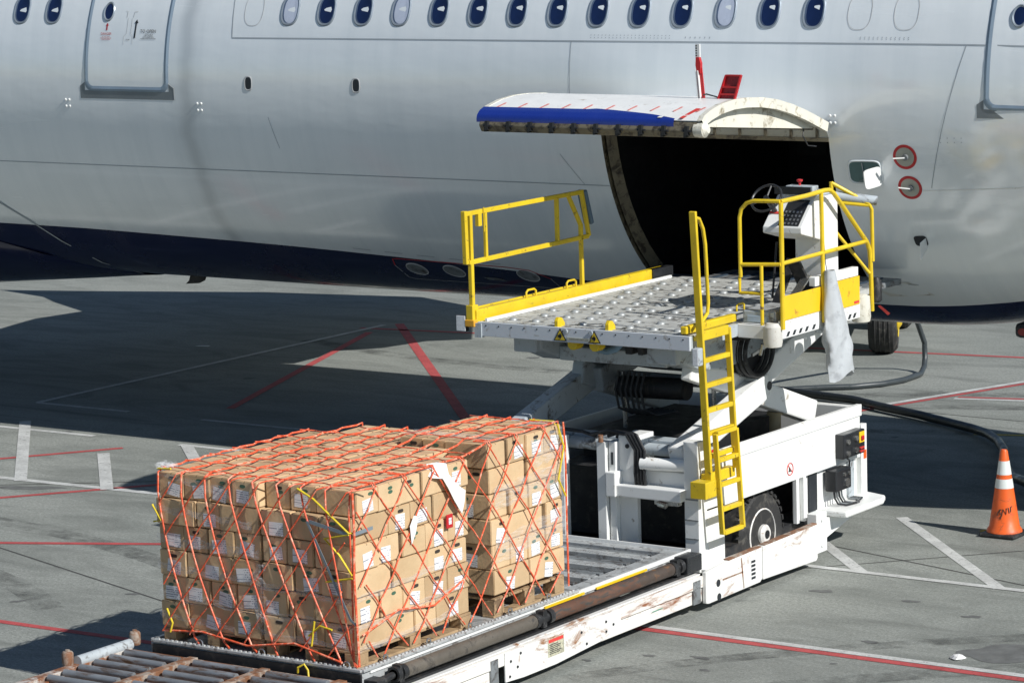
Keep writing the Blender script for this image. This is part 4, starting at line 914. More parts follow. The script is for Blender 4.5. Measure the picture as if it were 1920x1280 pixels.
rail([(XO-.32,7.62,3.35),(XO+.0,7.80,2.88)], .017, rroot)
m = MB(); m.tube([(XO-.30,7.66,3.66),(XO+.06,7.86,3.60)], .048, 16); m.build('roller_tube', GREYW, rroot, smooth=True)
m = MB(); m.lathe([(.03,0),(.055,.02),(.055,.20),(.03,.25)], (XO+.02,7.9,BZ-.02), 'z', 12); m.build('rubber_stop', BLACK, rroot, smooth=True)
m = MB(); m.add([(XO+.02,7.92,BZ-.06),(XO+.05,7.92,BZ-.05),(XO+.12,8.0,BZ-.14),(XO+.09,8.0,BZ-.16)], [(0,1,2,3)]); m.build('red_streamer', REDL, rroot)
# console
m = MB(); m.prism([(6.62,3.40),(6.62,3.46),(6.92,3.74),(7.02,3.74),(7.02,3.30)], 'x', -.03, .40); co = m.build('control_console', W_PAINT, wk, bevel=.01)
m = MB(); m.box(.10,.405,7.02,7.34,BZ,3.72); m.build('console_pedestal', W_PAINT, co, bevel=.012)
m = MB(); m.box(.08,.36,6.96,7.34,3.725,3.76); m.box(.10,.40,6.85,6.97,3.745,3.84); m.build('display_hood', GREYW, co, bevel=.008)
def slope(x0, x1, t0, t1, off=.004, z=None):
    a, b = Vector((6.62,3.46)), Vector((6.92,3.74)); n = Vector((-(b-a).y,(b-a).x)).normalized()*off
    n = Vector((-abs(n.x), abs(n.y)))
    p, q = a+(b-a)*t0+n, a+(b-a)*t1+n
    return [(x0,p.x,p.y),(x1,p.x,p.y),(x1,q.x,q.y),(x0,q.x,q.y)]
m = MB(); m.add(slope(.13,.36,.05,.86), [(0,1,2,3)]); kp = m.build('button_panel', BLK, co)
m = MB()
for i in range(5):
    for j in range(4):
        q = slope(.15+i*.042,.17+i*.042,.08+j*.12,.14+j*.12,.010); MB().add(q, [(0,1,2,3)]).build('button', STEEL, kp)
m = MB(); m.add(slope(-.02,.10,.40,.47,.006), [(0,1,2,3)]); m.build('red_tape', REDL, co)
m = MB(); m.box(-.02,.38,6.845,6.85,3.755,3.83); m.build('gauge_strip', BLK, co)
m = MB(); m.tube([(.22,6.92,3.84),(.22,6.92,3.87)], .012, 8); m.lathe([(.02,0),(.03,.01),(.03,.025),(.01,.03)], (.22,6.92,3.87), 'z', 12); m.build('stop_button', RED, co, smooth=True)
m = MB(); c = Vector((.03,6.60,3.74)); ax = Vector((0,-.75,.66)).normalized(); u = Vector((1,0,0)); v = ax.cross(u)
m.tube([c+u*.155*cos(a)+v*.155*sin(a) for a in [2*pi*i/32 for i in range(32)]], .013, 8, closed=True)
for a in (pi/2, pi*7/6, -pi/6): m.tube([c, c+u*.155*cos(a)+v*.155*sin(a)], .010, 6)
m.tube([c+ax*.02, c-ax*.25], .025, 10); m.build('steering_wheel', BLK, co, smooth=True)
m = MB(); m.bar((.28,6.65,3.15),(.30,6.95,2.75),.15,.03); m.bar((.12,6.6,2.72),(.14,6.85,3.05),.10,.02); m.tube([(.02,6.7,2.75),(.05,6.75,3.3)], .012, 8); m.build('folded_seat', DARK, co, bevel=.008)
m = MB(); m.bar((.30,6.55,2.75),(.36,6.80,2.98),.10,.015); m.build('seat_bracket', STEEL, co)
# ladder
XA = .13
def ly(z): return 5.16+(2.6-z)*.075
m = MB(); m.bar((XA,ly(3.78),3.78),(XA,ly(1.20),1.20),.035,.07,(1,0,0)); la = m.build('ladder', YEL, loader, bevel=.006)
m = MB(); m.bar((XA,ly(2.62)+.50,2.62),(XA,ly(1.25)+.50,1.25),.035,.06,(1,0,0)); m.build('ladder_stile', YEL, la, bevel=.006)
for z in (2.60,2.36,2.12,1.88,1.66,1.44): 
    m = MB(); m.bar((XA,ly(z)+.03,z),(XA,ly(z)+.48,z),.05,.045 if z < 2.5 else .09); m.build('ladder_rung', YEL, la, bevel=.006)
m = MB(); m.box(-.06,XA,ly(2.55),ly(2.55)+.45,2.55,2.59); m.build('ladder_bracket', YEL, la, bevel=.006)
m = MB(); m.tube([(XA,ly(3.72)+.03,3.72),(XA,ly(3.7)+.10,3.70),(XA,ly(3.6)+.16,3.60),(XA,ly(3.4)+.18,3.45),(XA,ly(2.95)+.18,2.90),(XA,ly(2.8)+.15,2.80),(XA,ly(2.75)+.04,2.73)], .018, 10); m.build('grab_handle', YEL, la, smooth=True)
XB = .20
def lz(z): return 5.28+(1.6-z)*.10
m = MB(); m.bar((XB,lz(1.66),1.66),(XB,lz(.68),.68),.03,.05,(1,0,0)); m.bar((XB,lz(1.66)+.38,1.66),(XB,lz(.68)+.38,.68),.03,.05,(1,0,0)); ls = m.build('sliding_step', YEL, la, bevel=.005)
for z in (1.66,1.40,1.16,.92,.69):
    m = MB(); m.bar((XB,lz(z)+.02,z),(XB,lz(z)+.36,z),.05,.04); m.build('step_rung', YEL, ls, bevel=.005)
m = MB(); m.box(.02,.19,5.10,5.30,1.06,1.22); m.box(.02,.10,5.30,5.8,1.16,1.26); m.build('step_carrier', YEL, la, bevel=.006)
m = MB(); m.box(.0,.03,5.40,5.62,1.38,1.52); m.box(.005,.05,5.42,5.60,1.16,1.30); m.build('latch_box', GREYW, la, bevel=.008)
m = MB(); m.box(.031,.034,5.48,5.56,1.42,1.46); m.build('red_reflector', RED, la)

# grey tarpaulin bag hanging from the console rail
m = MB()
def cl(i, j):
    t = i/24; u = j/20; z = 3.03-(3.03-1.98)*t
    wd = .12+.30*min(1,t*1.5)*(1-.25*max(0,t-.75)*4*.5); yc_ = 6.88+.19*t; a = u*2*pi
    fold = .028*sin(a*4+t*7+1.2*sin(t*9))*t+.018*sin(a*7-t*13)*t+.012*sin(t*23+a*3)*t
    return (.56+(.05+.06*t+fold*.5)*cos(a), yc_+(wd*.5+fold)*sin(a), z+.05*sin(a*2+1)*t*t)
m.grid(cl, 25, 21); cz = m.build('tarpaulin_bag', CLOTH, None, smooth=True, ang=80); rebase(cz, (.56,7.0,2.0)); tag(cz, 'pale grey tarpaulin bag hanging down from the yellow console rail', 'bag')
c2 = MB().tube([(.53,6.88,3.02),(.52,6.87,3.10),(.51,6.865,3.30),(.50,6.86,3.46)], .004, 6).build('hanging_cord', BLK, cz)

# ------------------------------------------------------------------ aircraft pallet and its cargo
m = MB(); m.box(XL,-.0,.0,3.18,.552,.566); sheet = m.build('pallet_sheet', ALU); rebase(sheet, (-1.12,1.6,.552)); tag(sheet, 'flat aluminium aircraft pallet carrying the netted boxes on the loader platform', 'aircraft pallet')
m = MB(); z = .574
for a, b in (((XL,.0,z),(0,.0,z)),((0,.0,z),(0,3.18,z)),((XL,.0,z),(XL,3.18,z)),((XL,3.18,z),(0,3.18,z))): m.bar(a, b, .045, .024)
for k in range(62): m.tube([(-.006,.05+.05*k,.586),(-.006,.078+.05*k,.586)], .012, 6)
for k in range(43): m.tube([(XL+.05+.05*k,.004,.586),(XL+.078+.05*k,.004,.586)], .012, 6)
er = m.build('edge_rail', GALV, sheet, bevel=.004)

ORD = ['first','second','third','fourth','fifth','sixth','seventh','eighth','ninth']
ST = {'FL':(-2.16,-1.06,.05,1.66,0),'FR':(-1.04,-.08,.05,1.66,0),'RL':(-2.16,-1.06,1.72,2.64,0),'RR':(-1.03,-.08,2.0,3.1,.065)}
PLAB = {'FL':'wooden pallet under the near left stack, on the shaded front','FR':'wooden pallet under the near right corner of the netted boxes','RL':'wooden pallet under the far left stack behind the front boxes','RR':'wooden pallet under the far right stack near the open platform'}
BZ0, LH = .705, .2215
for k, (x0,x1,y0,y1,dz) in ST.items():
    if k == 'RL': pass
    root = thing('wooden_pallet', ((x0+x1)/2,(y0+y1)/2,.566), PLAB[k], 'pallet', 'wooden pallets under the boxes')
    m = MB()
    for j in range(5):
        w = (y1-y0)/5; MB().box(x0,x1,y0+j*w+.01,y0+(j+1)*w-.01,BZ0+dz*.5-.022,BZ0-.002+dz*.5).build('top_board', WOOD, root, bevel=.003)
    m = MB()
    for i in range(3):
        for j in range(3):
            cx = x0+.07+(x1-x0-.14)*i/2; cy = y0+.08+(y1-y0-.16)*j/2; MB().box(cx-.065,cx+.065,cy-.075,cy+.075,.588,BZ0+dz*.5-.023).build('block', WOOD, root, bevel=.003)
    m = MB()
    for i in range(3):
        cx = x0+.07+(x1-x0-.14)*i/2; MB().box(cx-.06,cx+.06,y0,y1,.5665,.587).build('bottom_board', WOOD, root, bevel=.003)

boxmesh = {}
def box_mesh(L, Wd, H):
    key = (round(L,3), round(Wd,3), round(H,3))
    if key not in boxmesh:
        rnd = random.Random(hash(key)); m = MB(); n = 5
        bm = bmesh.new(); bmesh.ops.create_cube(bm, size=1)
        bmesh.ops.scale(bm, vec=(L,Wd,H), verts=bm.verts)
        bmesh.ops.bevel(bm, geom=bm.edges[:], offset=.006, segments=2, affect='EDGES')
        me = bpy.data.meshes.new('cardboard_box'); bm.to_mesh(me); bm.free(); me.materials.append(CARD); boxmesh[key] = me
    return boxmesh[key]
def plate_mesh(name, w, h, mat, e=None):
    me = bpy.data.meshes.new(name)
    if e is None: pts = [(-w/2,0,-h/2),(w/2,0,-h/2),(w/2,0,h/2),(-w/2,0,h/2)]
    else: pts = [(w/2*math.copysign(abs(cos(a))**e,cos(a)),0,h/2*math.copysign(abs(sin(a))**e,sin(a))) for a in [2*pi*k/20 for k in range(20)]]
    me.from_pydata(pts, [], [list(range(len(pts)))]); me.materials.append(mat); return me
LAB = [plate_mesh('label_sticker', .15, .115, LABEL), plate_mesh('label_sticker', .135, .11, LABEL), plate_mesh('label_sticker', .125, .13, LABEL)]
HOLE = plate_mesh('hand_hole', .075, .030, M('hand_hole_dark',(.045,.035,.028),.8), .6)
LOGO = plate_mesh('green_oval_logo', .062, .030, M('green_logo_print',(.06,.14,.09),.6), .9)
brnd = random.Random(21)
def put_box(x0,x1,y0,y1,layer,dz,label,faces=(),lab=True):
    L, Wd = x1-x0, y1-y0; rz = 0
    g = .006
    if L >= Wd: me = box_mesh(L-g, Wd-g, LH-.004-.004*brnd.randrange(3)); rz = 0
    else: me = box_mesh(Wd-g, L-g, LH-.004-.004*brnd.randrange(3)); rz = pi/2
    o = bpy.data.objects.new('cardboard_box', me); COL.objects.link(o)
    ox, oy = brnd.uniform(-.009,.009), brnd.uniform(-.028,.016)
    if 'R' in faces: ox = brnd.uniform(-.018,.016)
    loc = Vector(((x0+x1)/2+ox,(y0+y1)/2+oy,BZ0+dz+LH*(layer+.5)-.004))
    o.location = loc; o.rotation_euler.z = rz+radians(brnd.uniform(-1.9,1.9))
    tag(o, label, 'cardboard box', 'brown cardboard boxes under the orange net')
    for f in faces:
        wdt = L if f == 'F' else Wd
        short = wdt < .40
        k = brnd.random()
        if not short and k > .35: continue
        def stick(me, u, v, off, tilt=0):
            s_ = bpy.data.objects.new(me.name, me); COL.objects.link(s_); s_.parent = o
            if f == 'F': P = Vector((u,-(y1-y0)/2+g/2-off,v)); R_ = Matrix.Rotation(tilt,3,'Y')
            else: P = Vector(((x1-x0)/2-g/2+off,u,v)); R_ = Matrix.Rotation(pi/2,3,'Z') @ Matrix.Rotation(tilt,3,'Y')
            Ri = Matrix.Rotation(-rz,3,'Z'); s_.matrix_local = Matrix.Translation(Ri @ P) @ (Ri @ R_).to_4x4()
        if lab and brnd.random() < .80: stick(LAB[brnd.randrange(2) if f == 'F' else 2-brnd.randrange(2)], brnd.uniform(-.03,.03), brnd.uniform(-.042,-.022), .0022, radians(brnd.choice((0,1,-2,3,-6,9))))
        if brnd.random() < .75: stick(HOLE if brnd.random() < .55 else LOGO, brnd.uniform(-.03,.03), .063, .0018)
        if short and brnd.random() < .3: stick(LOGO, brnd.uniform(-.05,.05), .03, .0019)
for ly_ in range(6):
    lname = ['bottom layer','second layer up','third layer up','fourth layer up','fifth layer up','top layer'][ly_]
    A = (ly_ % 2 == 1)
    fx = []
    x0,x1,y0,y1,_ = ST['FL']
    if A: fx += [(x0+.275*i, x0+.275*(i+1), .52) for i in range(4)]
    elif ly_ == 4: fx += [(x0,x0+.42,.30),(x0+.42,x0+.68,.5),(x0+.68,x0+1.10,.30)]
    else: fx += [(x0,x0+.30,.5),(x0+.30,x0+.80,.30),(x0+.80,x0+1.10,.5)]
    x0,x1,y0,y1,_ = ST['FR']
    if A: fx += [(x0,x0+.26,.52),(x0+.26,x0+.53,.52),(x0+.53,x1,.322)]
    else: fx += [(x0,x0+.32,.5),(x0+.32,x0+.62,.5),(x0+.62,x1,.5)]
    yo = .03 if ly_ == 5 else (.012 if ly_ == 3 else 0)
    n = len(fx)
    for i, (a, b, d) in enumerate(fx):
        last = i == n-1
        yb = yo+(.05 if ly_ == 5 and i >= 4 else 0)
        put_box(a,b,.05+yb,.05+yb+d,ly_,0, 'cardboard box on the shaded front face, %s, %s' % (lname, 'at the near corner' if last else ORD[i]+' from the left'), ('F','R') if last else ('F',))
    # sunlit side, near stack
    ya = .05+(.322 if A else .5); rem = 1.66-ya
    if A: segs = [.322]*4; dep = [.43]*4
    elif ly_ == 2: segs = [.50,.305,.305]; dep = [.32,.43,.43]
    else: segs = [.305,.305,.50]; dep = [.43,.43,.32]
    y = ya
    for i, (s_, d) in enumerate(zip(segs, dep)):
        put_box(-.08-d,-.08,y,y+s_,ly_,0,'box on sunlit side of near stack, %s, %s after the corner' % (lname, ORD[i]), ('R',)); y += s_
    # sunlit side, far stack
    y = 2.0; segs = [.275]*4 if A else ([.55,.55] if ly_ != 2 else [.275,.55,.275])
    for i, s_ in enumerate(segs):
        d = .45 if s_ < .4 else .33
        put_box(-.08-d,-.08,y,y+s_,ly_,.065,'box on sunlit side of far stack, %s, %s from the gap' % (lname, ORD[i]), ('R','F') if i == 0 else ('R',)); y += s_
# interior of the top layer
k = 0
def top(x0,x1,y0,y1,dz,where):
    put_box(x0,x1,y0,y1,5,dz,'box inside the top layer, %s' % where, (), False)
for r_ in range(2):
    for i in range(4): top(-2.16+.275*i,-2.16+.275*(i+1),.60+.53*r_,.60+.53*(r_+1),0,'%s row from the front, %s from the left' % (ORD[r_+1], ORD[i]))
    for i in range(2): top(-1.04+.265*i,-1.04+.265*(i+1),.60+.53*r_,.60+.53*(r_+1),0,'%s row from the front, %s from the left' % (ORD[r_+1], ORD[i+4]))
for r_ in range(2):
    for i in range(4):
        if r_ == 0 or i > 0: top(-2.16+.275*i,-2.16+.275*(i+1),1.68+.47*r_,1.68+.47*(r_+1),0,'%s row from the front, %s from the left' % (ORD[r_+3], ORD[i]))
for r_ in range(2):
    for i in range(2): put_box(-1.03+.25*i,-1.03+.25*(i+1),2.0+.55*r_,2.0+.55*(r_+1),5,.065,'box in raised top layer of far stack, %s row back, %s from left' % (ORD[r_], ORD[i]), ('F',) if r_ == 0 else (), False)
for i in range(2): top(-1.04+.265*i,-1.04+.265*(i+1),1.66,1.98,0,'fourth row from the front, %s from the left' % ORD[i+4])

# orange net
TOP = BZ0+6*LH
def sm(t): t = min(1,max(0,t)); return t*t*(3-2*t)
def ztop(y, x=-.1): return TOP+.014+.065*sm((y-1.70)/.30)*sm((x+1.16)/.14)
def ymax(x): return 2.14 if x < -1.9 else (2.60 if x < -1.08 else 3.12)
rn = random.Random(5)
def jit(s=.012): return rn.uniform(-s,s)
net = MB(); thin = MB()
def rope(mb, pts, r, sub=1): mb.tube(pts, r, 6)
nx = 9
starts = [-2.14+.255*i for i in range(9)]
for i, x in enumerate(starts):
    # along the top from the far edge with a zigzag, then down the front
    pts = []
    for k in range(18): 
        xx = min(-.10,x+(.026 if k % 2 else -.026)); y = ymax(x)-(ymax(x)-.08)*k/17; pts.append((xx, y, ztop(y,xx)+(.004 if k % 2 else 0)))
    pts = [(pts[0][0],pts[0][1]+.05,pts[0][2]-.35)]+pts
    sl = .34+.05*i+jit(.04); xe = min(-.10, x+sl)
    pts += [(x+.01,.045,TOP-.005)]
    for k in range(1,9):
        t = k/8; bow = sin(pi*t)*.07*(-1 if i < 3 else .4); pts.append((x+(xe-x)*t**1.15+bow*.6, .028-.02*sin(pi*t)*(1 if i % 2 else .4), TOP-(TOP-.64)*t))
    pts.append((xe+.05+jit(.03), .002, .60)); rope(net, pts, .0088)
for i in range(13):
    x = -2.2+.30*i; pts = []
    top_z = TOP-.0; n = 10
    for k in range(n+1):
        t = k/n; xx = x-1.15*t+jit(.012); zz = TOP-(TOP-.66)*t
        if -2.18 < xx < -.09: pts.append((xx, .020-.012*(k % 2), zz))
    if -2.18 < x < -.09: pts = [(x+.12,.20,TOP+.016),(x+.03,.06,TOP+.014)]+pts
    if len(pts) > 1: rope(thin, pts, .0068)
# top cross ropes and sunlit side
for i in range(10):
    y = .16+.315*i; pts = []
    for k in range(17):
        x = -2.17+2.08*k/16
        if y > ymax(x)+.03: continue
        pts.append((x, min(y,ymax(x))+(.028 if k % 2 else -.028)+jit(.012), ztop(y,x)+.004+(.0 if k % 2 else .006)))
    rope(net, pts, .0062)
XS = -.058
def side(y, z): 
    return (XS+.012*sin(y*9+z*7)*.5, y, z)
for i in range(11):
    y0 = -.9+.41*i
    for sgn in (1,-1):
        pts = []; n = 9; ys = y0 if sgn > 0 else 3.15-y0
        for k in range(n+1):
            t = k/n; yy = ys+sgn*1.20*t+jit(.018); zz = ztop(yy)-.02-(ztop(yy)-.64)*t
            if .06 < yy < 3.12: pts.append(side(yy, zz))
        if .06 < ys < 3.12 and len(pts) > 1: pts = [(-.20,ys-.04,ztop(ys)+.016),(-.085,ys,ztop(ys)+.012)]+pts
        if len(pts) > 1: rope(net, pts, .0066)
rope(net, [(-.055,.03,TOP),( -.050,.03,1.7),(-.06,.02,1.35),(-.045,.015,.98),(-.04,.02,.60)], .011)
rope(net, [(-.06,3.11,ztop(3)),(-.05,3.12,1.9),(-.055,3.12,1.3),(-.04,3.1,.63)], .009)
rope(net, [(XS,.10,.84),(XS,.60,.95),(XS,1.1,.88),(XS,1.55,1.02)], .009); rope(net, [(-2.15,.03,.66),(-1.7,.02,.70),(-1.2,.01,.64),(-.7,.01,.72),(-.2,.0,.62)], .010)
no = net.build('cargo_net', NETR, None, smooth=True); rebase(no, (-1.12,1.6,.58)); tag(no, 'orange rope cargo net lashed over the stacked cardboard boxes', 'cargo net')
thin.build('thin_net_rope', NETR, no, smooth=True)
m = MB()
for pts in ([(-.62,.03,TOP-.01),(-.45,.02,TOP-.08),(-.25,.015,TOP-.22),(-.09,.01,TOP-.33),(-.06,.05,TOP-.33)],[(-.09,.01,TOP-.34),(-.35,.02,TOP-.40),(-.2,.015,TOP-.52),(-.07,.012,TOP-.68)],
            [(-.07,.012,TOP-.70),(-.35,.02,TOP-.76)],[(-2.19,.02,1.75),(-2.10,.02,1.62),(-2.19,.03,1.60)],[(-2.08,.02,.86),(-2.02,.015,.74),(-2.05,.015,.66)],[(-.55,.015,.80),(-.42,.01,.90),(-.30,.01,.88)],[(-.48,.01,.93),(-.52,.01,.72)],[(-2.15,.06,TOP+.02),(-2.0,.06,TOP+.03)],
            [(XS+.01,3.0,ztop(3)),(XS+.02,3.08,1.9),(XS+.02,2.98,1.62),(XS+.02,3.09,1.45)],[(-.34,3.0,ztop(3)+.015),(-.12,3.05,ztop(3)+.01),(-.05,3.08,TOP-.1)]):
    MB().tube(pts, .009, 6).build('yellow_tie_rope', YROPE, no, smooth=True)
m = MB(); m.bar((-.50,.012,TOP-.27),(-.09,.008,TOP-.34),.03,.004,(0,1,0)); m.bar((-.055,.03,TOP-.34),(-.05,.28,TOP-.33),.004,.03); m.bar((-.52,.012,TOP-.27),(-.10,.006,TOP-1.05),.022,.004,(0,1,0)); m.bar((-.10,.006,TOP-1.05),(-.05,.01,.95),.02,.004,(0,1,0)); m.build('grey_strap', STRAP, no)
for x, y in ((-1.72,.012),(-1.05,.012),(-.16,.012)):
    m = MB(); m.tube([(x+.032*cos(a),y-.006,.60+.032*sin(a)) for a in [2*pi*i/16 for i in range(16)]], .007, 6, closed=True); m.build('net_ring', STEEL, no, smooth=True)
for y in (.35,.95,1.55,2.15,2.75):
    m = MB(); m.tube([(-.02,y+.028*cos(a),.606+.028*sin(a)) for a in [2*pi*i/14 for i in range(14)]], .007, 6, closed=True); m.box(-.045,.0,y-.03,y+.03,.588,.602); m.build('net_ring', STEEL, no, smooth=True)
# red tag and torn paper
m = MB(); m.box(XS+.012,XS+.028,1.28,1.37,1.50,1.62); rt = m.build('red_tag', RED, None, bevel=.02); rebase(rt, (XS,1.32,1.5)); tag(rt, 'small red plastic tag hooked on the net in front of a sunlit box', 'tag')
m = MB(); m.box(XS+.0282,XS+.0292,1.305,1.345,1.535,1.59); m.build('tag_label', LABEL, rt)
m = MB()
pw = [(.98,1.99,-.16),(1.08,2.06,-.13),(1.20,2.06,-.10),(1.32,2.03,-.08),(1.30,1.93,-.045),(1.42,1.80,-.03),(1.56,1.72,-.035),(1.52,1.60,-.028),(1.48,1.50,-.03),(1.34,1.66,-.02),(1.26,1.80,-.03),(1.20,1.90,-.045),(1.06,1.93,-.07)]
pw = [(1.30+(c[0]-1.25)*.85, 1.80+(c[1]-1.80)*.85+.05, c[2]) for c in pw]
m.add([(c[2],c[0],c[1]) for c in pw]+[(c[2]+.004,c[0],c[1]) for c in pw], [list(range(13)), list(range(13,26))[::-1]]+[[k,(k+1) % 13,13+(k+1) % 13,13+k] for k in range(13)])
pp = m.build('torn_paper', PAPER, None); rebase(pp, (-.06,1.2,1.5)); tag(pp, 'torn white paper sheet caught in the net over the sunlit top edge', 'paper')
m = MB(); m.add([(XS+.012,.78,1.62),(XS+.012,.84,1.70),(XS+.014,.90,1.68),(XS+.012,.86,1.55),(XS+.01,.80,1.46)], [(0,1,2,3,4)]); sp_ = m.build('paper_scrap', PAPER, None); rebase(sp_, (XS,.82,1.5)); tag(sp_, 'small white paper scrap stuck on the sunlit side below the torn sheet', 'paper')
# stretch film
def filmband(mb, pts, w, n=14, amp=.006):
    P = []
    for (a, b) in zip(pts, pts[1:]):
        for k in range(n): P.append(Vector(a)+(Vector(b)-Vector(a))*k/n)
    P.append(Vector(pts[-1]))
    mb.grid(lambda i, j: P[i]+Vector((0,-amp*abs(sin(i*1.7+j)),w*(j/3-.5)+.012*sin(i*.9+j*.3))), len(P), 4)
m = MB()
filmband(m, [(-2.165,.034,1.72),(-1.6,.034,1.70),(-1.12,.036,1.66)], .06); filmband(m, [(-2.165,.034,1.46),(-1.3,.034,1.43),(-1.06,.036,1.42)], .07); filmband(m, [(-2.165,.034,1.22),(-1.5,.034,1.20),(-.09,.034,1.12),(-.066,.036,1.12)], .055)
filmband(m, [(-2.165,.034,.98),(-1.2,.034,.94),(-.08,.034,.90)], .07); filmband(m, [(-2.165,.034,.80),(-1.2,.034,.76),(-.08,.034,.74)], .05)
m.grid(lambda i, j: (-2.17+1.08*i/20, .072-.006*abs(sin(i*2.1+j)), TOP+.005-.10*(i/20)**.7-.10*j/5*(.3+i/20)), 21, 6)
m.grid(lambda i, j: (-1.10+.10*j/5+.03*sin(i*1.3), .035-.045*abs(sin(j*1.9+i*.7))*(.5+.5*sin(i*.5)), 1.35-.58*i/20), 21, 6)
m.grid(lambda i, j: (-2.19+.16*i/8+.02*sin(j*2), .06+.14*j/8+.02*sin(i*2.2), TOP+.02+.05*abs(sin(i*1.1+1)*sin(j*1.3+.6))), 9, 9)
fm = m.build('stretch_film', FILM, None, smooth=True, ang=80); rebase(fm, (-1.1,.03,.7)); tag(fm, 'clear stretch film wrapped in bands round the shaded front of the boxes', 'film')
m = MB()
def side_band(y0,y1,z0,z1,w,x=-.066):
    m.grid(lambda i, j: (x+.006*abs(sin(i*1.9+j)), y0+(y1-y0)*i/20, z0+(z1-z0)*i/20+w*(j/4-.5)+.01*sin(i*1.1)), 21, 5)
side_band(.06,1.55,1.14,1.22,.05); side_band(.06,1.5,.90,.96,.05); side_band(.06,1.4,.72,.76,.05)
fm = m.build('stretch_film', FILM, None, smooth=True, ang=80); rebase(fm, (-.07,.8,.7)); tag(fm, 'clear stretch film banded round the sunlit side of the near stack', 'film')
m = MB(); side_band(2.03,3.1,TOP-.42,TOP-.36,.20); side_band(2.03,3.1,1.15,1.25,.22); side_band(2.6,3.1,1.9,1.95,.25)
m.grid(lambda i, j: (-1.05+.98*i/16, 2.03+.22*j/6, TOP+.075+.012*abs(sin(i*1.4+j*1.9))), 17, 7)
m.grid(lambda i, j: (-.30+.24*i/10, 2.75+.36*j/8, TOP+.075+.03*abs(sin(i*1.7)*sin(j*1.1+1))), 11, 9)
fm = m.build('stretch_film', FILM, None, smooth=True, ang=80); rebase(fm, (-.07,2.4,.7)); tag(fm, 'crumpled clear stretch film round the taller far stack of boxes', 'film')

# ------------------------------------------------------------------ roller dolly at the lower left
dl = thing('roller_dolly', (-1.3,-.8,0), 'rusty roller dolly with worn steel rollers, docked before the loaded platform', 'dolly')
Zd = .50
m = MB(); m.box(-2.50,-2.40,-2.6,-.08,.40,Zd); m.box(.15,.25,-2.6,-.08,.40,Zd); m.box(-2.40,.15,-.16,-.08,.42,Zd-.01); m.build('frame', DOLLY, dl, bevel=.006)
m = MB(); m.tube([(-2.45,-.06,Zd+.02),(-2.45,-.72,Zd+.02)], .05, 14); m.build('side_tube', GREYW, dl, smooth=True)
for x in (-1.70,-.92,-.12):
    m = MB(); m.box(x-.045,x+.045,-2.6,-.10,.42,Zd+.012); m.build('divider_beam', RUSTY, dl, bevel=.005)
for c0, c1 in ((-2.40,-1.76),(-1.64,-.98),(-.86,-.18)):
    for k in range(6):
        y = -.20-.19*k; m = MB(); m.tube([(c0+.03,y,Zd-.01),(c1-.02,y,Zd-.01)], .032, 14); m.build('roller', STEELR, dl, smooth=True)
    m = MB(); m.box(c0+.02,c1,-.50,-.34,.38,.44); m.box(c0+.02,c0+.05,-1.3,-.12,.40,.47); m.build('roller_bracket', DOLLY, dl)
m = MB(); m.box(-2.3,.1,-2.5,-.15,.26,.33); m.build('undertray', DOLLY, dl)
for x, y in ((-2.46,.02),(-2.50,-.78)):
    m = MB(); m.lathe([(.045,0),(.05,.02),(.05,.10),(.04,.115),(.02,.12),(.02,.13)], (x,y,Zd), 'z', 16); m.build('guide_post', RUSTY, dl, smooth=True)
m = MB(); m.tube([(-2.38,-.9,.12),(-2.3,-.9,.12)], .12, 20); m.tube([(.0,-.9,.12),(.1,-.9,.12)], .12, 20); m.build('castor_wheel', TYRE, dl, smooth=True)
m = MB(); m.tube([(-.62,-.06,Zd),(-.60,-.08,Zd+.05),(-.55,-.06,Zd+.08),(-.52,-.05,Zd+.03),(-.50,-.07,Zd-.02)], .009, 6); m.build('yellow_rope_end', YROPE, dl, smooth=True)

# ------------------------------------------------------------------ loose things on the apron
cone = thing('traffic_cone', (1.21,9.33,0), 'orange traffic cone with two white bands and scrawled black letters', 'traffic cone')
m = MB(); m.box(1.21-.20,1.21+.20,9.33-.20,9.33+.20,.0,.045); cbs = m.build('rubber_base', BLACK, cone, bevel=.02)
def cr_(z): return .036+(.165-.036)*(1-(z-.05)/.85)
prof = [(.185,.046),(.18,.07),(cr_(.10),.10)]+[(cr_(z),z) for z in (.3,.5,.7,.88)]+[(.03,.90)]
m = MB(); m.lathe(prof, (1.21,9.33,0), 'z', 36); m.build('cone_body', ORANGE, cone, smooth=True)
for za, zb in ((.505,.60),(.645,.785)):
    m = MB(); m.lathe([(cr_(za)+.002,za),(cr_(zb)+.002,zb)], (1.21,9.33,0), 'z', 36); m.build('white_band', REFL, cone, smooth=True)
m = MB()
def ink(pts):
    P = []
    for u, z in pts:
        r = cr_(z)+.003; a = -pi/2+.62+u/.13*.95; P.append((1.21+r*cos(a), 9.33+r*sin(a), z))
    m.tube(P, .006, 5)
for st_ in ([(-.10,.235),(-.075,.295),(-.062,.245)],[(-.095,.262),(-.055,.30)],[(-.05,.23),(-.035,.30),(-.005,.25),(.0,.31)],[(.02,.315),(.028,.26)],[(.045,.27),(.05,.32),(.07,.325)],[(-.055,.235),(-.06,.20)]): ink(st_)
m.build("scrawled_letters", M("faded_black_ink",(.09,.05,.035),.6,var=.4), cone)
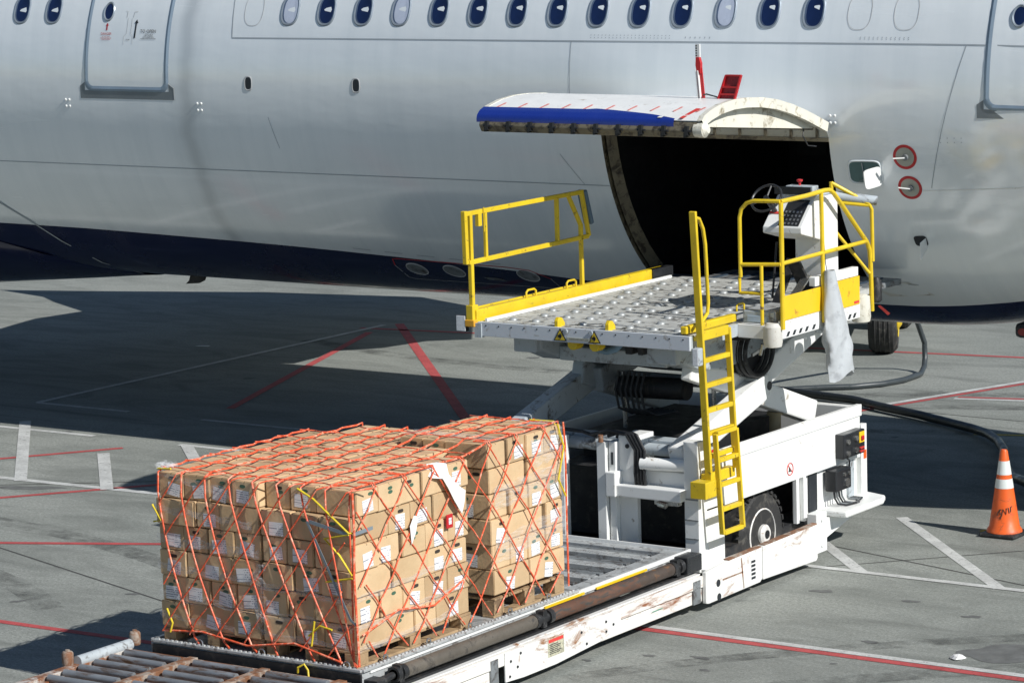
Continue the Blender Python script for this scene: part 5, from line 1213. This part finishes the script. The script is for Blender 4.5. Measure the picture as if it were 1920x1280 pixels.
# hoses
h1 = MB().tube([(-5.6,15.5,.06),(-5.1,15.95,.05),(-4.75,16.3,.045),(-4.446,16.5,.045),(-4.2,16.85,.045),(-4.08,17.25,.05),(-4.1,17.75,.05),(-4.2,18.05,.10),(-4.24,18.15,.2),(-4.26,18.18,.4),(-4.25,17.9,.8),(-4.0,16.5,1.3),(-3.7,15,1.75),(-3.5,13.5,2.0)], .037, 12).build('grey_hose', M('dark_grey_hose',(.05,.06,.065),.35,var=.2), None, smooth=True); rebase(h1,(-4.4,16.8,0)); tag(h1,'thin dark grey hose curling over the apron and up to the belly','hose')
pts = [(-6.0,15.9,.07),(-4.82,15.66,.07),(-3.9,15.49,.07),(-3.35,15.19,.07),(-2.66,14.88,.07),(-2.06,14.55,.07),(-1.6,14.26,.08),(-1.28,14.0,.09),(-.95,13.62,.09),(-.62,13.1,.09),(-.3,12.4,.10),(.2,11.6,.12),(.75,10.95,.2)]
h2 = MB().tube(pts, .054, 14).build('black_hose', M('black_ribbed_hose',(.02,.022,.022),.4,var=.3), None, smooth=True); rebase(h2,(-2.5,14.6,0)); tag(h2,'thick black air hose running across the apron towards the right edge','hose')
hs = thing('hose_trolley', (1.5,10.6,0), 'black hose trolley drum cut off by the right edge behind the cone', 'trolley')
m = MB(); m.lathe([(.2,-.30),(.47,-.28),(.52,-.2),(.52,.2),(.47,.28),(.2,.30)], (1.42,10.75,.54), 'y', 36); m.build('drum', BLK, hs, smooth=True)
m = MB(); m.box(1.35,1.9,10.3,10.4,.06,.14); m.box(1.35,1.9,11.1,11.2,.06,.14); m.box(1.8,1.9,10.3,11.2,.06,.6); m.build('stand', GREY, hs, bevel=.01)
m = MB(); m.add([(.03*cos(a)+.035*cos(2*a)*.4, .026*sin(a), .0) for a in [2*pi*k/10 for k in range(10)]], [list(range(10))])
m = MB(); m.lathe([(.05,0),(.065,.012),(.045,.035),(.01,.045)], (3.06,4.58,.0), 'z', 9)
for v in m.v: v.x += random.uniform(-.018,.018); v.y += random.uniform(-.012,.012)
lt_ = m.build('paper_litter', PAPER, None, smooth=False); rebase(lt_, (3.06,4.58,0)); tag(lt_, 'crumpled white paper scrap lying on the apron by the red line', 'litter')
for (x, y) in ((-15.2,15.8),):
    m = MB(); m.add([(x,y,.006),(x+.25,y+.02,.012),(x+.24,y+.07,.02),(x+.02,y+.06,.008)], [(0,1,2,3)]); o = m.build('paper_litter', PAPER, None); rebase(o,(x,y,0)); tag(o,'tiny white scrap lying in the aircraft shadow','litter')
# tractor parked beyond the aircraft
tr = thing('tow_tractor', (-6.6,19.6,0), 'tow tractor beyond the fuselage, only its black rear tyre in view', 'tractor', rz=radians(25))
def trwheel(x, y, r, w):
    m = MB(); m.lathe([(r*.55,-w/2),(r*.86,-w/2),(r*.97,-w/2+.05),(r,-w/2+.12),(r,w/2-.12),(r*.97,w/2-.05),(r*.86,w/2),(r*.55,w/2)], (x,y,r), 'x', 44)
    for q in (-.10,-.035,.035,.10): m.tube([(x+q, y+(r+.002)*cos(a), r+(r+.002)*sin(a)) for a in [2*pi*i/40 for i in range(40)]], .012, 5, closed=True)
    wh = m.build('wheel', TYRE, tr, smooth=True)
    m = MB(); m.lathe([(r*.55,-w/2+.02),(r*.55,w/2+.01),(r*.4,w/2-.02),(r*.2,w/2+.06),(r*.05,w/2+.07)], (x,y,r), 'x', 24); m.build('hub', YEL, wh, smooth=True)
trwheel(-5.72,19.0,.50,.40); trwheel(-7.6,19.1,.50,.40); trwheel(-5.62,21.4,.50,.40); trwheel(-7.6,21.4,.50,.40)
m = MB(); m.box(-7.5,-5.75,18.7,22.2,.45,1.0); m.box(-7.4,-5.85,20.0,22.1,1.0,1.35); m.build('body', W_PAINT, tr, bevel=.05)
m = MB(); m.box(-7.0,-6.3,19.2,19.6,1.0,1.4); m.build('seat', BLK, tr, bevel=.04)

# ------------------------------------------------------------------ light, sky, camera
SUN_EL, AZ = 37.5, -8.0      # azimuth measured from +X towards +Y
L = bpy.data.lights.new('sun', 'SUN'); L.energy = 5.0; L.angle = radians(.5); L.color = (1.0,.972,.93)
lo = bpy.data.objects.new('sun', L); COL.objects.link(lo)
d = Vector((cos(radians(SUN_EL))*cos(radians(AZ)), cos(radians(SUN_EL))*sin(radians(AZ)), sin(radians(SUN_EL))))
lo.rotation_euler = d.to_track_quat('Z','Y').to_euler(); lo.location = (20,0,20)
w = bpy.data.worlds.new('World'); scene.world = w; w.use_nodes = True; nt = w.node_tree
sky = nt.nodes.new('ShaderNodeTexSky'); sky.sky_type = 'NISHITA'; sky.sun_disc = False; sky.sun_elevation = radians(SUN_EL); sky.sun_rotation = radians(90-AZ)
sky.air_density = 1.0; sky.dust_density = .05; sky.ozone_density = 2.6
bg = nt.nodes['Background']; bg.inputs[1].default_value = .066; nt.links.new(sky.outputs[0], bg.inputs[0])
cam = bpy.data.cameras.new('camera'); co_ = bpy.data.objects.new('camera', cam); COL.objects.link(co_); scene.camera = co_
FPX, PITCH, ROLL, TH, CH = 5902.9524, .1517, .0301, .6085, 7.0439
F = Vector((-sin(TH)*cos(PITCH), cos(TH)*cos(PITCH), -sin(PITCH))); Rr = Vector((cos(TH), sin(TH), 0)); U = Rr.cross(F)
R2 = Rr*cos(ROLL)-U*sin(ROLL); U2 = Rr*sin(ROLL)+U*cos(ROLL)
co_.matrix_world = Matrix.Translation((15.284,-19.666,CH)) @ Matrix((R2,U2,-F)).transposed().to_4x4()
cam.sensor_width = 36; cam.lens = FPX/1920*36; cam.clip_start = .5; cam.clip_end = 2000
scene.view_settings.view_transform = 'Standard'; scene.view_settings.look = 'None'; scene.view_settings.exposure = 0
scene.cycles.max_bounces = 8; scene.cycles.transparent_max_bounces = 12
